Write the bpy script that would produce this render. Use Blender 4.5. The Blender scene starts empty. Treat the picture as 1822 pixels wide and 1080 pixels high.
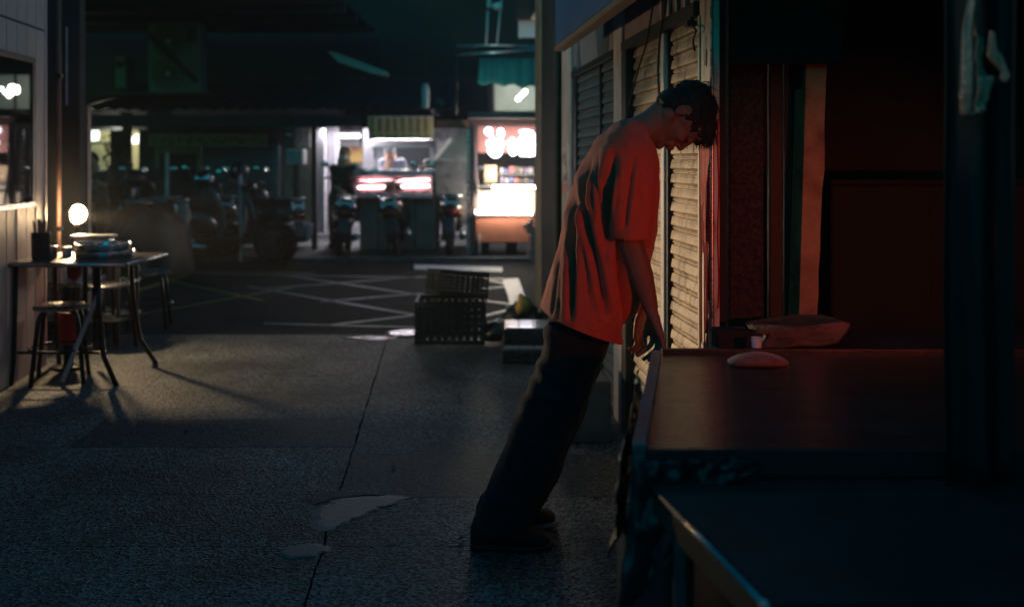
import bpy, bmesh, math, random
from mathutils import Vector, Matrix, noise
R = math.radians
rnd = random.Random(7)
scene = bpy.context.scene
COL = scene.collection

# ------------------------------------------------------------------ camera
F = 1771.0                      # focal length in pixels of the 1822 px wide photograph
EYE = 1.31
cam_d = bpy.data.cameras.new('camera')
cam_d.lens = 35.0; cam_d.sensor_width = 36.0
cam_d.shift_y = -(540-285)/1822.0
cam_d.clip_start = 0.05; cam_d.clip_end = 400
cam_d.dof.use_dof = True; cam_d.dof.focus_distance = 3.4; cam_d.dof.aperture_fstop = 1.9
cam = bpy.data.objects.new('camera', cam_d)
cam.location = (0, 0, EYE); cam.rotation_euler = (R(90), 0, 0)
COL.objects.link(cam); scene.camera = cam

# ------------------------------------------------------------------ night sky
world = bpy.data.worlds.new('World'); scene.world = world; world.use_nodes = True
wn = world.node_tree; wn.nodes.clear()
w_out = wn.nodes.new('ShaderNodeOutputWorld'); w_bg = wn.nodes.new('ShaderNodeBackground')
w_sky = wn.nodes.new('ShaderNodeTexSky'); w_sky.sky_type = 'NISHITA'; w_sky.sun_disc = False
w_sky.sun_elevation = R(4.0); w_sky.sun_rotation = R(200)
w_mul = wn.nodes.new('ShaderNodeMix'); w_mul.data_type = 'RGBA'; w_mul.blend_type = 'MULTIPLY'
w_mul.inputs[0].default_value = 1.0
w_mul.inputs[7].default_value = (0.01, 0.86, 1.30, 1)      # teal cast of the city night
wn.links.new(w_sky.outputs[0], w_mul.inputs[6]); wn.links.new(w_mul.outputs[2], w_bg.inputs[0])
wn.links.new(w_bg.outputs[0], w_out.inputs[0])
w_bg.inputs[1].default_value = 0.15

# ------------------------------------------------------------------ lamps
def lamp(name, kind, loc, power, color, size=.05, aim=None, cone=None, blend=.5):
    d = bpy.data.lights.new(name, kind); d.energy = power; d.color = color
    if kind != 'SUN': d.shadow_soft_size = size
    if cone: d.spot_size = R(cone); d.spot_blend = blend
    o = bpy.data.objects.new(name, d); o.location = loc; COL.objects.link(o)
    if aim is not None:
        o.rotation_euler = (Vector(aim)-Vector(loc)).to_track_quat('-Z', 'Y').to_euler()
    return o
BULB = Vector((-3.02, 6.90, .935))
lamp('reflector_lamp_light', 'SPOT', BULB+Vector((.045,-.035,.0)), 640, (1.0, .70, .41), .03, (.66, 3.95, .78), 26, .9)
lamp('added_plastic_light', 'SPOT', (-1.9, .9, 2.55), 26, (1.0, .78, .62), .02, (.84, 1.81, 1.72), 17, .5)  # added unseen spot, only to warm the torn plastic
RED = Vector((1.50, 1.30, 1.17))
lamp('red_lamp', 'SPOT', RED, 54, (1.0, .110, .040), .012, (1.50-.26*2, 1.30+.966*2, 1.17), 62, .5)
lamp('alley_lamp_light', 'POINT', (-.75, 5.7, 3.55), 6, (.60, .90, 1.0), .12)

scene.view_settings.view_transform = 'Standard'
scene.view_settings.look = 'None'; scene.view_settings.gamma = 1.0
scene.view_settings.exposure = 0.0; scene.view_settings.use_curve_mapping = False
scene.render.engine = 'CYCLES'
cy = scene.cycles
cy.use_denoising = True; cy.max_bounces = 6; cy.diffuse_bounces = 3; cy.glossy_bounces = 4
cy.sample_clamp_indirect = 4.0; cy.caustics_reflective = False; cy.caustics_refractive = False

# ------------------------------------------------------------------ helpers
def P(px, py, Y): return Vector(((px-911)/F*Y, Y, EYE+(285-py)/F*Y))
def G(px, py, z=0.0):
    Y = F*(EYE-z)/(py-285.0); return Vector(((px-911)/F*Y, Y, z))

def new(): return bmesh.new()
def box(bm, x0, x1, y0, y1, z0, z1, M=None):
    c = [(x0,y0,z0),(x1,y0,z0),(x1,y1,z0),(x0,y1,z0),(x0,y0,z1),(x1,y0,z1),(x1,y1,z1),(x0,y1,z1)]
    v = [bm.verts.new(M @ Vector(p) if M else p) for p in c]
    for f in ((3,2,1,0),(4,5,6,7),(0,1,5,4),(1,2,6,5),(2,3,7,6),(3,0,4,7)): bm.faces.new([v[i] for i in f])
    return bm
def pbox(bm, px0, px1, py0, py1, Y, t=.1):
    a = P(px0, py1, Y); b = P(px1, py0, Y)
    return box(bm, a.x, b.x, Y, Y+t, a.z, b.z)
def frame_at(d):
    d = Vector(d).normalized(); u = d.cross(Vector((0,0,1)))
    if u.length < 1e-3: u = Vector((1,0,0))
    u.normalize(); return d, u, d.cross(u).normalized()
def tube(bm, pts, r, n=8, cap=True, closed=False, flat=1.0):
    pts = [Vector(p) for p in pts]; rings = []; m = len(pts)
    rr = r if isinstance(r, (list, tuple)) else [r]*m
    u = None
    for i, p in enumerate(pts):
        if closed: d = pts[(i+1) % m]-pts[i-1]
        else: d = pts[min(i+1, m-1)]-pts[max(i-1, 0)]
        if d.length < 1e-9: d = Vector((0,0,1))
        d.normalize()
        if u is None: _, u, _w = frame_at(d)
        u = (u-d*u.dot(d))
        if u.length < 1e-6: _, u, _w = frame_at(d)
        u.normalize(); w = d.cross(u)
        rings.append([bm.verts.new(p+(u*math.cos(2*math.pi*k/n)+w*math.sin(2*math.pi*k/n)*flat)*rr[i]) for k in range(n)])
    for i in range(m if closed else m-1):
        a, b = rings[i], rings[(i+1) % m]
        for k in range(n): bm.faces.new((a[k], a[(k+1)%n], b[(k+1)%n], b[k]))
    if cap and not closed:
        bm.faces.new(rings[0][::-1]); bm.faces.new(rings[-1])
    return bm
def lathe(bm, prof, n=20, c=(0,0,0)):
    c = Vector(c); rings = []
    for r, z in prof:
        rings.append([bm.verts.new(c+Vector((r*math.cos(2*math.pi*k/n), r*math.sin(2*math.pi*k/n), z))) for k in range(n)])
    for a, b in zip(rings, rings[1:]):
        for k in range(n): bm.faces.new((a[k], a[(k+1)%n], b[(k+1)%n], b[k]))
    bm.faces.new(rings[0][::-1]); bm.faces.new(rings[-1])
    return bm
def ell(bm, c, r, n=14, M=None):
    """ellipsoid"""
    c = Vector(c); m = n//2+1; rows = []
    for i in range(1, m):
        th = math.pi*i/m
        rows.append([Vector((r[0]*math.sin(th)*math.cos(2*math.pi*k/n), r[1]*math.sin(th)*math.sin(2*math.pi*k/n), r[2]*math.cos(th))) for k in range(n)])
    T = (lambda p: (M @ p)+c) if M else (lambda p: p+c)
    top = bm.verts.new(T(Vector((0,0,r[2])))); bot = bm.verts.new(T(Vector((0,0,-r[2]))))
    vr = [[bm.verts.new(T(p)) for p in row] for row in rows]
    for k in range(n):
        bm.faces.new((top, vr[0][k], vr[0][(k+1)%n])); bm.faces.new((bot, vr[-1][(k+1)%n], vr[-1][k]))
    for a, b in zip(vr, vr[1:]):
        for k in range(n): bm.faces.new((a[k], b[k], b[(k+1)%n], a[(k+1)%n]))
    return bm
def caps(bm, pts, rs, n=12, flat=1.0):
    """tapered limb: frusta with a ball at each joint (to be fused by remesh())"""
    pts = [Vector(p) for p in pts]
    for p, r in zip(pts, rs): ell(bm, p, (r, r, r), n)
    for i in range(len(pts)-1): tube(bm, [pts[i], pts[i+1]], [rs[i], rs[i+1]], n)
    return bm
def loft(bm, secs, n=20, ex=2.4, cap=True):
    """secs: (centre, axisA (half vector), axisB (half vector)); superellipse rings"""
    rings = []
    for c, A, B in secs:
        c, A, B = Vector(c), Vector(A), Vector(B); ring = []
        for k in range(n):
            t = 2*math.pi*k/n; ct, st = math.cos(t), math.sin(t)
            ring.append(bm.verts.new(c+A*(math.copysign(abs(ct)**(2/ex), ct))+B*(math.copysign(abs(st)**(2/ex), st))))
        rings.append(ring)
    for a, b in zip(rings, rings[1:]):
        for k in range(n): bm.faces.new((a[k], a[(k+1)%n], b[(k+1)%n], b[k]))
    if cap: bm.faces.new(rings[0][::-1]); bm.faces.new(rings[-1])
    return bm
def poly(bm, pts, th=None):
    """flat polygon; with th an upright prism below it"""
    pts = [Vector(p) for p in pts]; top = [bm.verts.new(p) for p in pts]; bm.faces.new(top)
    if th:
        lo = [bm.verts.new(p-Vector((0,0,th))) for p in pts]; bm.faces.new(lo[::-1]); m = len(pts)
        for k in range(m): bm.faces.new((top[k], lo[k], lo[(k+1)%m], top[(k+1)%m]))
    return bm
def ext(bm, pts, d):
    """prism: polygon pts extruded by vector d"""
    a = [bm.verts.new(Vector(p)) for p in pts]; b = [bm.verts.new(Vector(p)+Vector(d)) for p in pts]; m = len(pts)
    bm.faces.new(a); bm.faces.new(b[::-1])
    for k in range(m): bm.faces.new((a[k], b[k], b[(k+1)%m], a[(k+1)%m]))
    return bm
def bevel(bm, w=.004, seg=1):
    bmesh.ops.recalc_face_normals(bm, faces=bm.faces[:])
    es = [e for e in bm.edges if len(e.link_faces) == 2 and e.calc_face_angle(0) > .6]
    bmesh.ops.bevel(bm, geom=es, offset=w, segments=seg, affect='EDGES', profile=.6)
    return bm
def remesh(bm, voxel, smooth=4, fac=.6):
    bmesh.ops.recalc_face_normals(bm, faces=bm.faces[:])
    me = bpy.data.meshes.new('fused'); bm.to_mesh(me); bm.free()
    o = bpy.data.objects.new('fused', me); COL.objects.link(o)
    m = o.modifiers.new('r', 'REMESH'); m.mode = 'VOXEL'; m.voxel_size = voxel
    if smooth:
        s = o.modifiers.new('s', 'SMOOTH'); s.iterations = smooth; s.factor = fac
    dg = bpy.context.evaluated_depsgraph_get(); dg.update()
    me2 = bpy.data.meshes.new_from_object(o.evaluated_get(dg))
    bpy.data.objects.remove(o); bpy.data.meshes.remove(me)
    b = bmesh.new(); b.from_mesh(me2); bpy.data.meshes.remove(me2)
    b.normal_update(); return b

def local_inv(parent):
    M = Matrix.Identity(4); p = parent; ch = []
    while p is not None: ch.append(p); p = p.parent
    for q in reversed(ch): M = M @ q.matrix_basis
    return M.inverted()
def obj(name, bm, mat, parent=None, local=False, smooth=False, ang=None, recalc=True):
    """ONE mesh object. bm is in world coordinates unless local."""
    if recalc: bmesh.ops.recalc_face_normals(bm, faces=bm.faces[:])
    if parent is not None and not local: bm.transform(local_inv(parent))
    me = bpy.data.meshes.new(name); bm.to_mesh(me); bm.free()
    if smooth:
        for p in me.polygons: p.use_smooth = True
        if ang is not None:
            try: me.set_sharp_from_angle(angle=R(ang))
            except Exception: pass
    if isinstance(mat, (list, tuple)):
        for m in mat: me.materials.append(m)
    elif mat: me.materials.append(mat)
    o = bpy.data.objects.new(name, me); COL.objects.link(o)
    if parent is not None: o.parent = parent
    return o
def inst(name, me, parent, loc=(0,0,0), rot=(0,0,0), scale=(1,1,1)):
    o = bpy.data.objects.new(name, me); COL.objects.link(o); o.parent = parent
    o.location = loc; o.rotation_euler = rot; o.scale = scale; return o
def thing(name, label, cat, loc=(0,0,0), rotz=0, group=None):
    o = bpy.data.objects.new(name, None); COL.objects.link(o); o.empty_display_size = .1
    o.location = loc; o.rotation_euler = (0,0,rotz); o['label'] = label; o['category'] = cat; o['kind'] = 'thing'
    if group: o['group'] = group
    return o
def tag(o, label, cat, group=None):
    o['label'] = label; o['category'] = cat; o['kind'] = 'thing'
    if group: o['group'] = group
    return o
def struct(o, label=None):
    o['kind'] = 'structure'
    if label: o['label'] = label
    return o
def dup(root, loc, rotz, label, group=None):
    r = root.copy(); COL.objects.link(r); r.location = loc; r.rotation_euler = (0,0,rotz); r['label'] = label
    if group: r['group'] = group
    for ch in list(root.children):
        c = ch.copy(); COL.objects.link(c); c.parent = r
        for g in list(ch.children):
            d = g.copy(); COL.objects.link(d); d.parent = c
    return r

# ------------------------------------------------------------------ materials
def mat(name, c1, c2=None, rough=.6, metal=0.0, scale=6.0, bump=0.0, bscale=None, spec=.5, stretch=(1,1,1),
        emit=None, estr=0.0, coat=0.0, detail=6, rvar=.12, contrast=(.35,.68), alpha=None, world_co=False, sheen=0.0):
    m = bpy.data.materials.new(name); m.use_nodes = True; nt = m.node_tree; b = nt.nodes['Principled BSDF']
    N, L = nt.nodes, nt.links
    c2 = c2 or tuple(x*.55 for x in c1)
    if world_co:
        src = N.new('ShaderNodeNewGeometry').outputs['Position']
    else:
        src = N.new('ShaderNodeTexCoord').outputs['Object']
    mp = N.new('ShaderNodeMapping'); mp.inputs['Scale'].default_value = stretch; L.new(src, mp.inputs[0])
    nz = N.new('ShaderNodeTexNoise'); nz.inputs['Scale'].default_value = scale; nz.inputs['Detail'].default_value = detail
    nz.inputs['Roughness'].default_value = .62
    L.new(mp.outputs[0], nz.inputs['Vector'])
    cr = N.new('ShaderNodeValToRGB'); cr.color_ramp.elements[0].position = contrast[0]; cr.color_ramp.elements[1].position = contrast[1]
    cr.color_ramp.elements[0].color = (*c2, 1); cr.color_ramp.elements[1].color = (*c1, 1)
    L.new(nz.outputs['Fac'], cr.inputs[0]); L.new(cr.outputs[0], b.inputs['Base Color'])
    mr = N.new('ShaderNodeMapRange'); mr.inputs['To Min'].default_value = max(.02, rough-rvar); mr.inputs['To Max'].default_value = min(1, rough+rvar)
    L.new(nz.outputs['Fac'], mr.inputs[0]); L.new(mr.outputs[0], b.inputs['Roughness'])
    b.inputs['Metallic'].default_value = metal; b.inputs['Specular IOR Level'].default_value = spec
    b.inputs['Coat Weight'].default_value = coat; b.inputs['Coat Roughness'].default_value = .08
    b.inputs['Sheen Weight'].default_value = sheen
    if bump:
        n2 = N.new('ShaderNodeTexNoise'); n2.inputs['Scale'].default_value = bscale or scale*8; n2.inputs['Detail'].default_value = 5
        L.new(mp.outputs[0], n2.inputs['Vector'])
        bp = N.new('ShaderNodeBump'); bp.inputs['Strength'].default_value = min(1, bump); bp.inputs['Distance'].default_value = .01*max(1, bump)
        L.new(n2.outputs['Fac'], bp.inputs['Height']); L.new(bp.outputs[0], b.inputs['Normal'])
    if emit:
        b.inputs['Emission Color'].default_value = (*emit, 1); b.inputs['Emission Strength'].default_value = estr
    m['bsdf'] = 1
    return m
def glow(name, c, s):
    m = bpy.data.materials.new(name); m.use_nodes = True; b = m.node_tree.nodes['Principled BSDF']
    b.inputs['Base Color'].default_value = (.8,.8,.8,1); b.inputs['Emission Color'].default_value = (*c, 1); b.inputs['Emission Strength'].default_value = s
    return m
def glass(name, c=(.9,.95,.95), rough=.03, alpha=.25, ior=1.45):
    """thin pane: part see-through, part reflecting"""
    m = bpy.data.materials.new(name); m.use_nodes = True; nt = m.node_tree; N, L = nt.nodes, nt.links
    out = N['Material Output']; N.remove(N['Principled BSDF'])
    tr = N.new('ShaderNodeBsdfTransparent'); tr.inputs[0].default_value = (*c, 1)
    gl = N.new('ShaderNodeBsdfGlossy'); gl.inputs['Roughness'].default_value = rough
    fr = N.new('ShaderNodeFresnel'); fr.inputs[0].default_value = ior
    mx = N.new('ShaderNodeMixShader'); L.new(fr.outputs[0], mx.inputs[0]); L.new(tr.outputs[0], mx.inputs[1]); L.new(gl.outputs[0], mx.inputs[2])
    L.new(mx.outputs[0], out.inputs[0]); return m

M = {}
M['dark_metal'] = mat('dark_metal', (.05,.055,.06), (.02,.024,.028), .45, .6, 9, .2)
M['black_plastic'] = mat('black_plastic', (.025,.027,.03), (.012,.013,.015), .38, 0, 12, .15)
M['rubber'] = mat('rubber', (.02,.02,.02), (.01,.01,.01), .8, 0, 20, .3)
M['steel'] = mat('steel', (.62,.62,.63), (.35,.35,.36), .28, .95, 7, .1, stretch=(1,1,6))
M['chrome'] = mat('chrome', (.8,.8,.8), (.6,.6,.6), .12, 1.0, 7, 0, rvar=.05)
M['white_paint'] = mat('white_paint', (.74,.73,.74), (.5,.48,.5), .5, 0, 3, .1)
M['dark_wall'] = mat('dark_wall', (.030,.036,.044), (.014,.017,.022), .8, 0, 2.2, .4, 30)
M['dark_tin'] = mat('dark_tin', (.040,.046,.055), (.018,.022,.027), .5, .3, 3, .3)

# ================================================================== GROUND
def ground_mat(name, c1, c2, rough, bump, bsc, spec=.5, sparkle=True):
    m = mat(name, c1, c2, rough, 0, 1.3, 0, spec=spec, world_co=True, rvar=.12, detail=9, contrast=(.36,.62))
    nt = m.node_tree; N, L = nt.nodes, nt.links; b = N['Principled BSDF']
    geo = N.new('ShaderNodeNewGeometry')
    vo = N.new('ShaderNodeTexVoronoi'); vo.inputs['Scale'].default_value = bsc
    n2 = N.new('ShaderNodeTexNoise'); n2.inputs['Scale'].default_value = bsc*.45; n2.inputs['Detail'].default_value = 6
    n3 = N.new('ShaderNodeTexNoise'); n3.inputs['Scale'].default_value = 2.3; n3.inputs['Detail'].default_value = 3
    for n in (vo, n2, n3): L.new(geo.outputs['Position'], n.inputs['Vector'])
    ad = N.new('ShaderNodeMath'); ad.operation = 'ADD'; L.new(vo.outputs['Distance'], ad.inputs[0]); L.new(n2.outputs['Fac'], ad.inputs[1])
    ml = N.new('ShaderNodeMath'); ml.operation = 'MULTIPLY_ADD'; ml.inputs[1].default_value = 1.0; L.new(ad.outputs[0], ml.inputs[0]); L.new(n3.outputs['Fac'], ml.inputs[2])
    bp = N.new('ShaderNodeBump'); bp.inputs['Strength'].default_value = bump; bp.inputs['Distance'].default_value = .006
    L.new(ml.outputs[0], bp.inputs['Height']); L.new(bp.outputs[0], b.inputs['Normal'])
    # stones of different brightness in the cement; strong speckle also paints their sparkle
    cr0 = b.inputs['Base Color'].links[0].from_socket
    mx = N.new('ShaderNodeMix'); mx.data_type = 'RGBA'; mx.blend_type = 'MULTIPLY'; mx.inputs[0].default_value = .95
    r2 = N.new('ShaderNodeValToRGB'); r2.color_ramp.elements[0].color = (.22,.22,.22,1); r2.color_ramp.elements[0].position = .25; r2.color_ramp.elements[1].color = (2.6,2.6,2.6,1); r2.color_ramp.elements[1].position = .95
    L.new(vo.outputs['Color'], r2.inputs[0]); L.new(cr0, mx.inputs[6]); L.new(r2.outputs[0], mx.inputs[7]); L.new(mx.outputs[2], b.inputs['Base Color'])
    return m
M['slab'] = ground_mat('rough_concrete', (.105,.118,.124), (.034,.040,.044), .62, 1.0, 95, spec=.30)
M['slab_smooth'] = ground_mat('smooth_concrete', (.050,.053,.055), (.028,.030,.031), .6, .45, 120, spec=.25)
M['asphalt'] = ground_mat('asphalt', (.020,.023,.025), (.009,.010,.012), .85, .6, 120, spec=.12)
M['cement'] = mat('cement_patch', (.115,.12,.128), (.04,.043,.048), .5, 0, 7, .25, 60, stretch=(1,3,1))
M['paint_line'] = mat('road_paint', (.21,.21,.21), (.045,.046,.046), .5, 0, 9, .2, contrast=(.3,.5))
M['paint_yellow'] = mat('road_paint_yellow', (.26,.20,.05), (.06,.05,.02), .5, 0, 9, .2, contrast=(.3,.5))

bm = new(); poly(bm, [(-60,-25,-.06),(60,-25,-.06),(60,70,-.06),(-60,70,-.06)])
struct(obj('ground', bm, M['asphalt']))
bm = new(); poly(bm, [(-22,7.49,-.022),(22,7.49,-.022),(22,13.0,-.022),(-22,13.0,-.022)], .03)
struct(obj('road', bm, M['asphalt']))

paving = bpy.data.objects.new('alley_paving', None); COL.objects.link(paving); struct(paving)
def jx(Y): return -.897-.070*(Y-7.03)           # the long joint
def lx(Y): return -2.10-.075*(Y-5.59)
def rx(Y): return 1.15-.09*(Y-4)
GAP = .0035
def slab(x0f, x1f, y0, y1, m='slab'):
    bm = new(); n = 36; top = []; TG = .0015
    gl = .0015 if x0f is lx or x1f is lx else GAP
    L_ = [( x0f(y)+(GAP if x0f is jx else .0015), y) for y in [y0+TG+(y1-y0-2*TG)*i/n for i in range(n+1)]]
    R_ = [( x1f(y)-(GAP if x1f is jx else .0015), y) for y in [y1-TG-(y1-y0-2*TG)*i/n for i in range(n+1)]]
    pts = []
    for s, arr in ((1, L_), (-1, R_)):
        for (x, y) in arr:
            w = (.008*noise.noise(Vector((x*9, y*9, 3)))+.007*noise.noise(Vector((x*31, y*31, 1)))) if abs(x-jx(y)) < .02 else 0
            pts.append((x+w, y, 0))
    poly(bm, pts[::-1], .05)
    o = obj('slab', bm, M[m], paving); o['kind'] = 'structure'; return o
for (y0, y1, m) in ((-9,.4,'slab'),(.4,2.0,'slab'),(2.0,3.38,'slab'),(3.38,3.91,'slab'),(3.91,4.55,'slab'),(4.55,5.04,'slab_smooth'),(5.04,7.48,'slab')):
    slab(lx, jx, y0, y1, m); slab(lambda y: -8.0, lx, y0, y1, 'slab')
for (y0, y1, m) in ((-9,.4,'slab'),(.4,2.0,'slab'),(2.0,3.38,'slab'),(3.38,3.87,'slab'),(3.87,4.44,'slab_smooth'),(4.44,7.48,'slab')):
    slab(jx, rx, y0, y1, m); slab(rx, lambda y: 7.0, y0, y1, 'slab')
def blob(pix, z, amp=4.0, sub=9, flare=.012):
    """thin feathered lens from a pixel outline on the ground"""
    bm = new(); pts = []
    m = len(pix)
    for i in range(m):
        a = Vector(pix[i]); b = Vector(pix[(i+1)%m])
        for k in range(sub):
            p = a.lerp(b, k/sub); p += Vector((noise.noise(Vector((p.x*.09, p.y*.09, 2)))*amp*3, noise.noise(Vector((p.x*.11, p.y*.13, 9)))*amp))
            pts.append(G(p.x, p.y, 0))
    c = sum(pts, Vector())/len(pts)
    outer = [bm.verts.new((p.x, p.y, .0008)) for p in pts]
    inner = [bm.verts.new((c.x+(p.x-c.x)*.80, c.y+(p.y-c.y)*.80, z)) for p in pts]
    k = len(pts)
    for i in range(k): bm.faces.new((outer[i], outer[(i+1)%k], inner[(i+1)%k], inner[i]))
    bm.faces.new(inner)
    return bm
tagged = [([(545,935),(560,905),(600,886),(680,880),(735,884),(700,896),(655,912),(625,930),(592,945),(560,944)], 'pale smear of smooth cement across the long pavement joint, the larger of two', 'cement patch'),
          ([(488,985),(520,970),(560,965),(590,975),(570,990),(520,994)], 'small pale cement smear at the near end of the larger one', 'cement patch')]
for pix, lab, cat in tagged:
    o = obj('cement_patch', blob(pix, .004), M['cement'], paving); o['kind'] = 'structure'; o['label'] = lab
bm = blob([(532,888),(560,878),(600,872),(650,874),(690,880),(640,882),(590,888),(556,900)], .004, 1.5)
o = obj('crumbled_concrete', bm, M['slab_smooth'], paving); o['kind'] = 'structure'
# puddle of water by the edge of the road
M['water'] = mat('puddle_water', (.02,.02,.02), (.015,.015,.015), .05, 0, 5, .05, 20, spec=.6, rvar=.03)
o = obj('puddle', blob([(600,601),(650,596),(700,597),(722,602),(680,606),(640,605)], .003, 1.0), M['water']); struct(o)
# manhole cover beside the crates
t = thing('manhole_cover', 'round pale metal cover in the ground beside the black crates', 'manhole cover', G(722, 593, 0))
bm = new(); lathe(bm, [(.135,-.01),(.135,.004),(.128,.008),(.0,.008)][:3], 28); obj('cover', bm, M['steel'], t, local=True)
bm = new(); tube(bm, [(.148*math.cos(a*math.pi/14), .148*math.sin(a*math.pi/14), .003) for a in range(28)], .006, 5, closed=True); obj('rim', bm, M['dark_metal'], t, local=True)

# road markings
marks = bpy.data.objects.new('road_markings', None); COL.objects.link(marks); struct(marks)
def line(a, b, w, m='paint_line'):
    A, B = G(*a, -.022), G(*b, -.022); d = (B-A); d.z = 0; d.normalize(); n_ = Vector((-d.y, d.x, 0))*w*.36; up = Vector((0,0,.004))
    bm = new(); poly(bm, [A+n_+up, A-n_+up, B-n_+up, B+n_+up], .003); o = obj('painted_line', bm, M[m], marks); o['kind'] = 'structure'
for a, b, w, m in (((335,487),(896,497),.10,'paint_line'), ((240,519),(341,486),.16,'paint_yellow'), ((493,488),(752,526),.09,'paint_line'),
        ((461,515),(756,492),.09,'paint_line'), ((440,510),(734,560),.09,'paint_line'), ((572,537),(756,522),.09,'paint_line'), ((588,579),(740,561),.09,'paint_line'),
        ((470,576),(900,587),.07,'paint_line'), ((856,496),(906,507),.08,'paint_line'), ((856,515),(906,510),.08,'paint_line'), ((856,535),(912,542),.08,'paint_line'),
        ((860,563),(914,549),.08,'paint_line'), ((300,500),(470,536),.08,'paint_yellow'), ((341,486),(560,486),.08,'paint_yellow'), ((250,560),(520,512),.08,'paint_yellow')):
    line(a, b, w, m)
bm = new(); poly(bm, [G(894,497.5,-.022)+Vector((0,0,.007)), G(922,496,-.022)+Vector((0,0,.007)), G(948,563,-.022)+Vector((0,0,.007)), G(914,563,-.022)+Vector((0,0,.007))][::-1], .003)
o = obj('painted_line', bm, M['paint_line'], marks); o['kind'] = 'structure'
bm = new(); poly(bm, [G(737,480,-.022)+Vector((0,0,.006)), G(737,471.5,-.022)+Vector((0,0,.006)), G(894,476,-.022)+Vector((0,0,.006)), G(894,484,-.022)+Vector((0,0,.006))], .003)
o = obj('painted_line', bm, mat('bright_road_paint', (.78,.77,.76), (.6,.6,.6), .45, 0, 9, .2), marks); o['kind'] = 'structure'  # brighter paint than the other lines
# raised floor of the stalls with its kerb
bm = new(); box(bm, -22, 22, 13.12, 26, -.06, .03); struct(obj('pavement', bm, M['slab_smooth']))
kerb = bpy.data.objects.new('kerb', None); COL.objects.link(kerb); struct(kerb)
me_k = None
for i in range(22):
    x = -11+i*1.0
    if me_k is None:
        bm = new(); box(bm, .004, .996, 13.0, 13.118, -.05, .035); bevel(bm, .012, 2); me_k = obj('kerb_stone', bm, M['cement'], kerb).data; kerb.children[0].location = (x, 0, 0)
    else: inst('kerb_stone', me_k, kerb, (x, 0, 0))
for c in kerb.children: c['kind'] = 'structure'

# ================================================================== RIGHT WALL (wall frame: a = away, v = out into the alley, z)
U_ROT = math.atan2(.9949, -.1011)
WORG = Vector((.69, 3.5, 0))
def A_(Z): return (Z-3.5)/.9949
def wall_thing(name, label, cat, group=None): return thing(name, label, cat, WORG, U_ROT, group)
def wpx(px, v=0.0):   # pixel column -> depth on the wall plane offset v
    return (1.0456-v*1.005)/((px-911)/F+.1016)

M['shutter'] = None
def shutter_mat(name, c1, c2, stain, zlow, teal):
    m = mat(name, c1, c2, .46, .0, 5, .3, 45, world_co=True, stretch=(1,1,3), contrast=(.3,.6), spec=.5)
    nt = m.node_tree; N, L = nt.nodes, nt.links; b = N['Principled BSDF']; src = b.inputs['Base Color'].links[0].from_socket
    geo = N.new('ShaderNodeNewGeometry'); sp = N.new('ShaderNodeSeparateXYZ'); L.new(geo.outputs['Position'], sp.inputs[0])
    nz = N.new('ShaderNodeTexNoise'); nz.inputs['Scale'].default_value = 4; nz.inputs['Detail'].default_value = 8; L.new(geo.outputs['Position'], nz.inputs['Vector'])
    ad = N.new('ShaderNodeMath'); ad.operation = 'MULTIPLY_ADD'; ad.inputs[1].default_value = .22; L.new(nz.outputs['Fac'], ad.inputs[0]); L.new(sp.outputs['Z'], ad.inputs[2])
    lt = N.new('ShaderNodeMath'); lt.operation = 'LESS_THAN'; lt.inputs[1].default_value = zlow; L.new(ad.outputs[0], lt.inputs[0])
    mx = N.new('ShaderNodeMix'); mx.data_type = 'RGBA'; L.new(lt.outputs[0], mx.inputs[0]); L.new(src, mx.inputs[6]); mx.inputs[7].default_value = (*teal, 1)
    n4 = N.new('ShaderNodeTexNoise'); n4.inputs['Scale'].default_value = 22; n4.inputs['Detail'].default_value = 9
    mp = N.new('ShaderNodeMapping'); mp.inputs['Scale'].default_value = (1,1,.35); L.new(geo.outputs['Position'], mp.inputs[0]); L.new(mp.outputs[0], n4.inputs['Vector'])
    cr = N.new('ShaderNodeValToRGB'); cr.color_ramp.elements[0].position = .52; cr.color_ramp.elements[1].position = .68; L.new(n4.outputs['Fac'], cr.inputs[0])
    m2 = N.new('ShaderNodeMix'); m2.data_type = 'RGBA'; L.new(cr.outputs[0], m2.inputs[0]); L.new(mx.outputs[2], m2.inputs[6]); m2.inputs[7].default_value = (*stain, 1)
    L.new(m2.outputs[2], b.inputs['Base Color']); return m
M['shutter'] = shutter_mat('worn_shutter_steel', (.50,.41,.30), (.27,.215,.155), (.13,.08,.045), .42, (.02,.10,.13))
M['shutter_blue'] = shutter_mat('blue_painted_shutter', (.07,.13,.17), (.03,.07,.10), (.13,.15,.15), .1, (.02,.05,.08))
M['frame_wood'] = mat('peeling_door_frame', (.60,.53,.44), (.30,.25,.20), .55, 0, 14, .6, 60, stretch=(1,1,.25), contrast=(.42,.5))
M['dark_frame'] = mat('dark_green_frame', (.025,.036,.036), (.010,.016,.018), .4, .2, 9, .2)
M['pale_post'] = mat('pale_post', (.66,.64,.65), (.36,.35,.36), .6, 0, 10, .3, stretch=(1,1,.3))
M['mural'] = mat('mural_grey', (.25,.26,.27), (.16,.18,.20), .7, 0, 4, .2)
M['mural_blue'] = mat('mural_blue', (.07,.12,.18), (.04,.08,.13), .7, 0, 6, .2)
M['mural_pink'] = mat('mural_pink', (.30,.22,.23), (.17,.13,.15), .7, 0, 5, .3, stretch=(1,1,.2))
M['blood'] = mat('red_paint', (.50,.004,.005), (.28,.003,.003), .5, 0, 25, 0, spec=.12)
M['wood_lip'] = mat('old_wood_lip', (.28,.20,.12), (.14,.10,.06), .7, 0, 8, .4)
M['sign_blue'] = mat('weathered_blue_board', (.010,.12,.28), (.006,.07,.18), .65, 0, 5, .3, stretch=(1,1,.4), contrast=(.3,.7))

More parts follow.
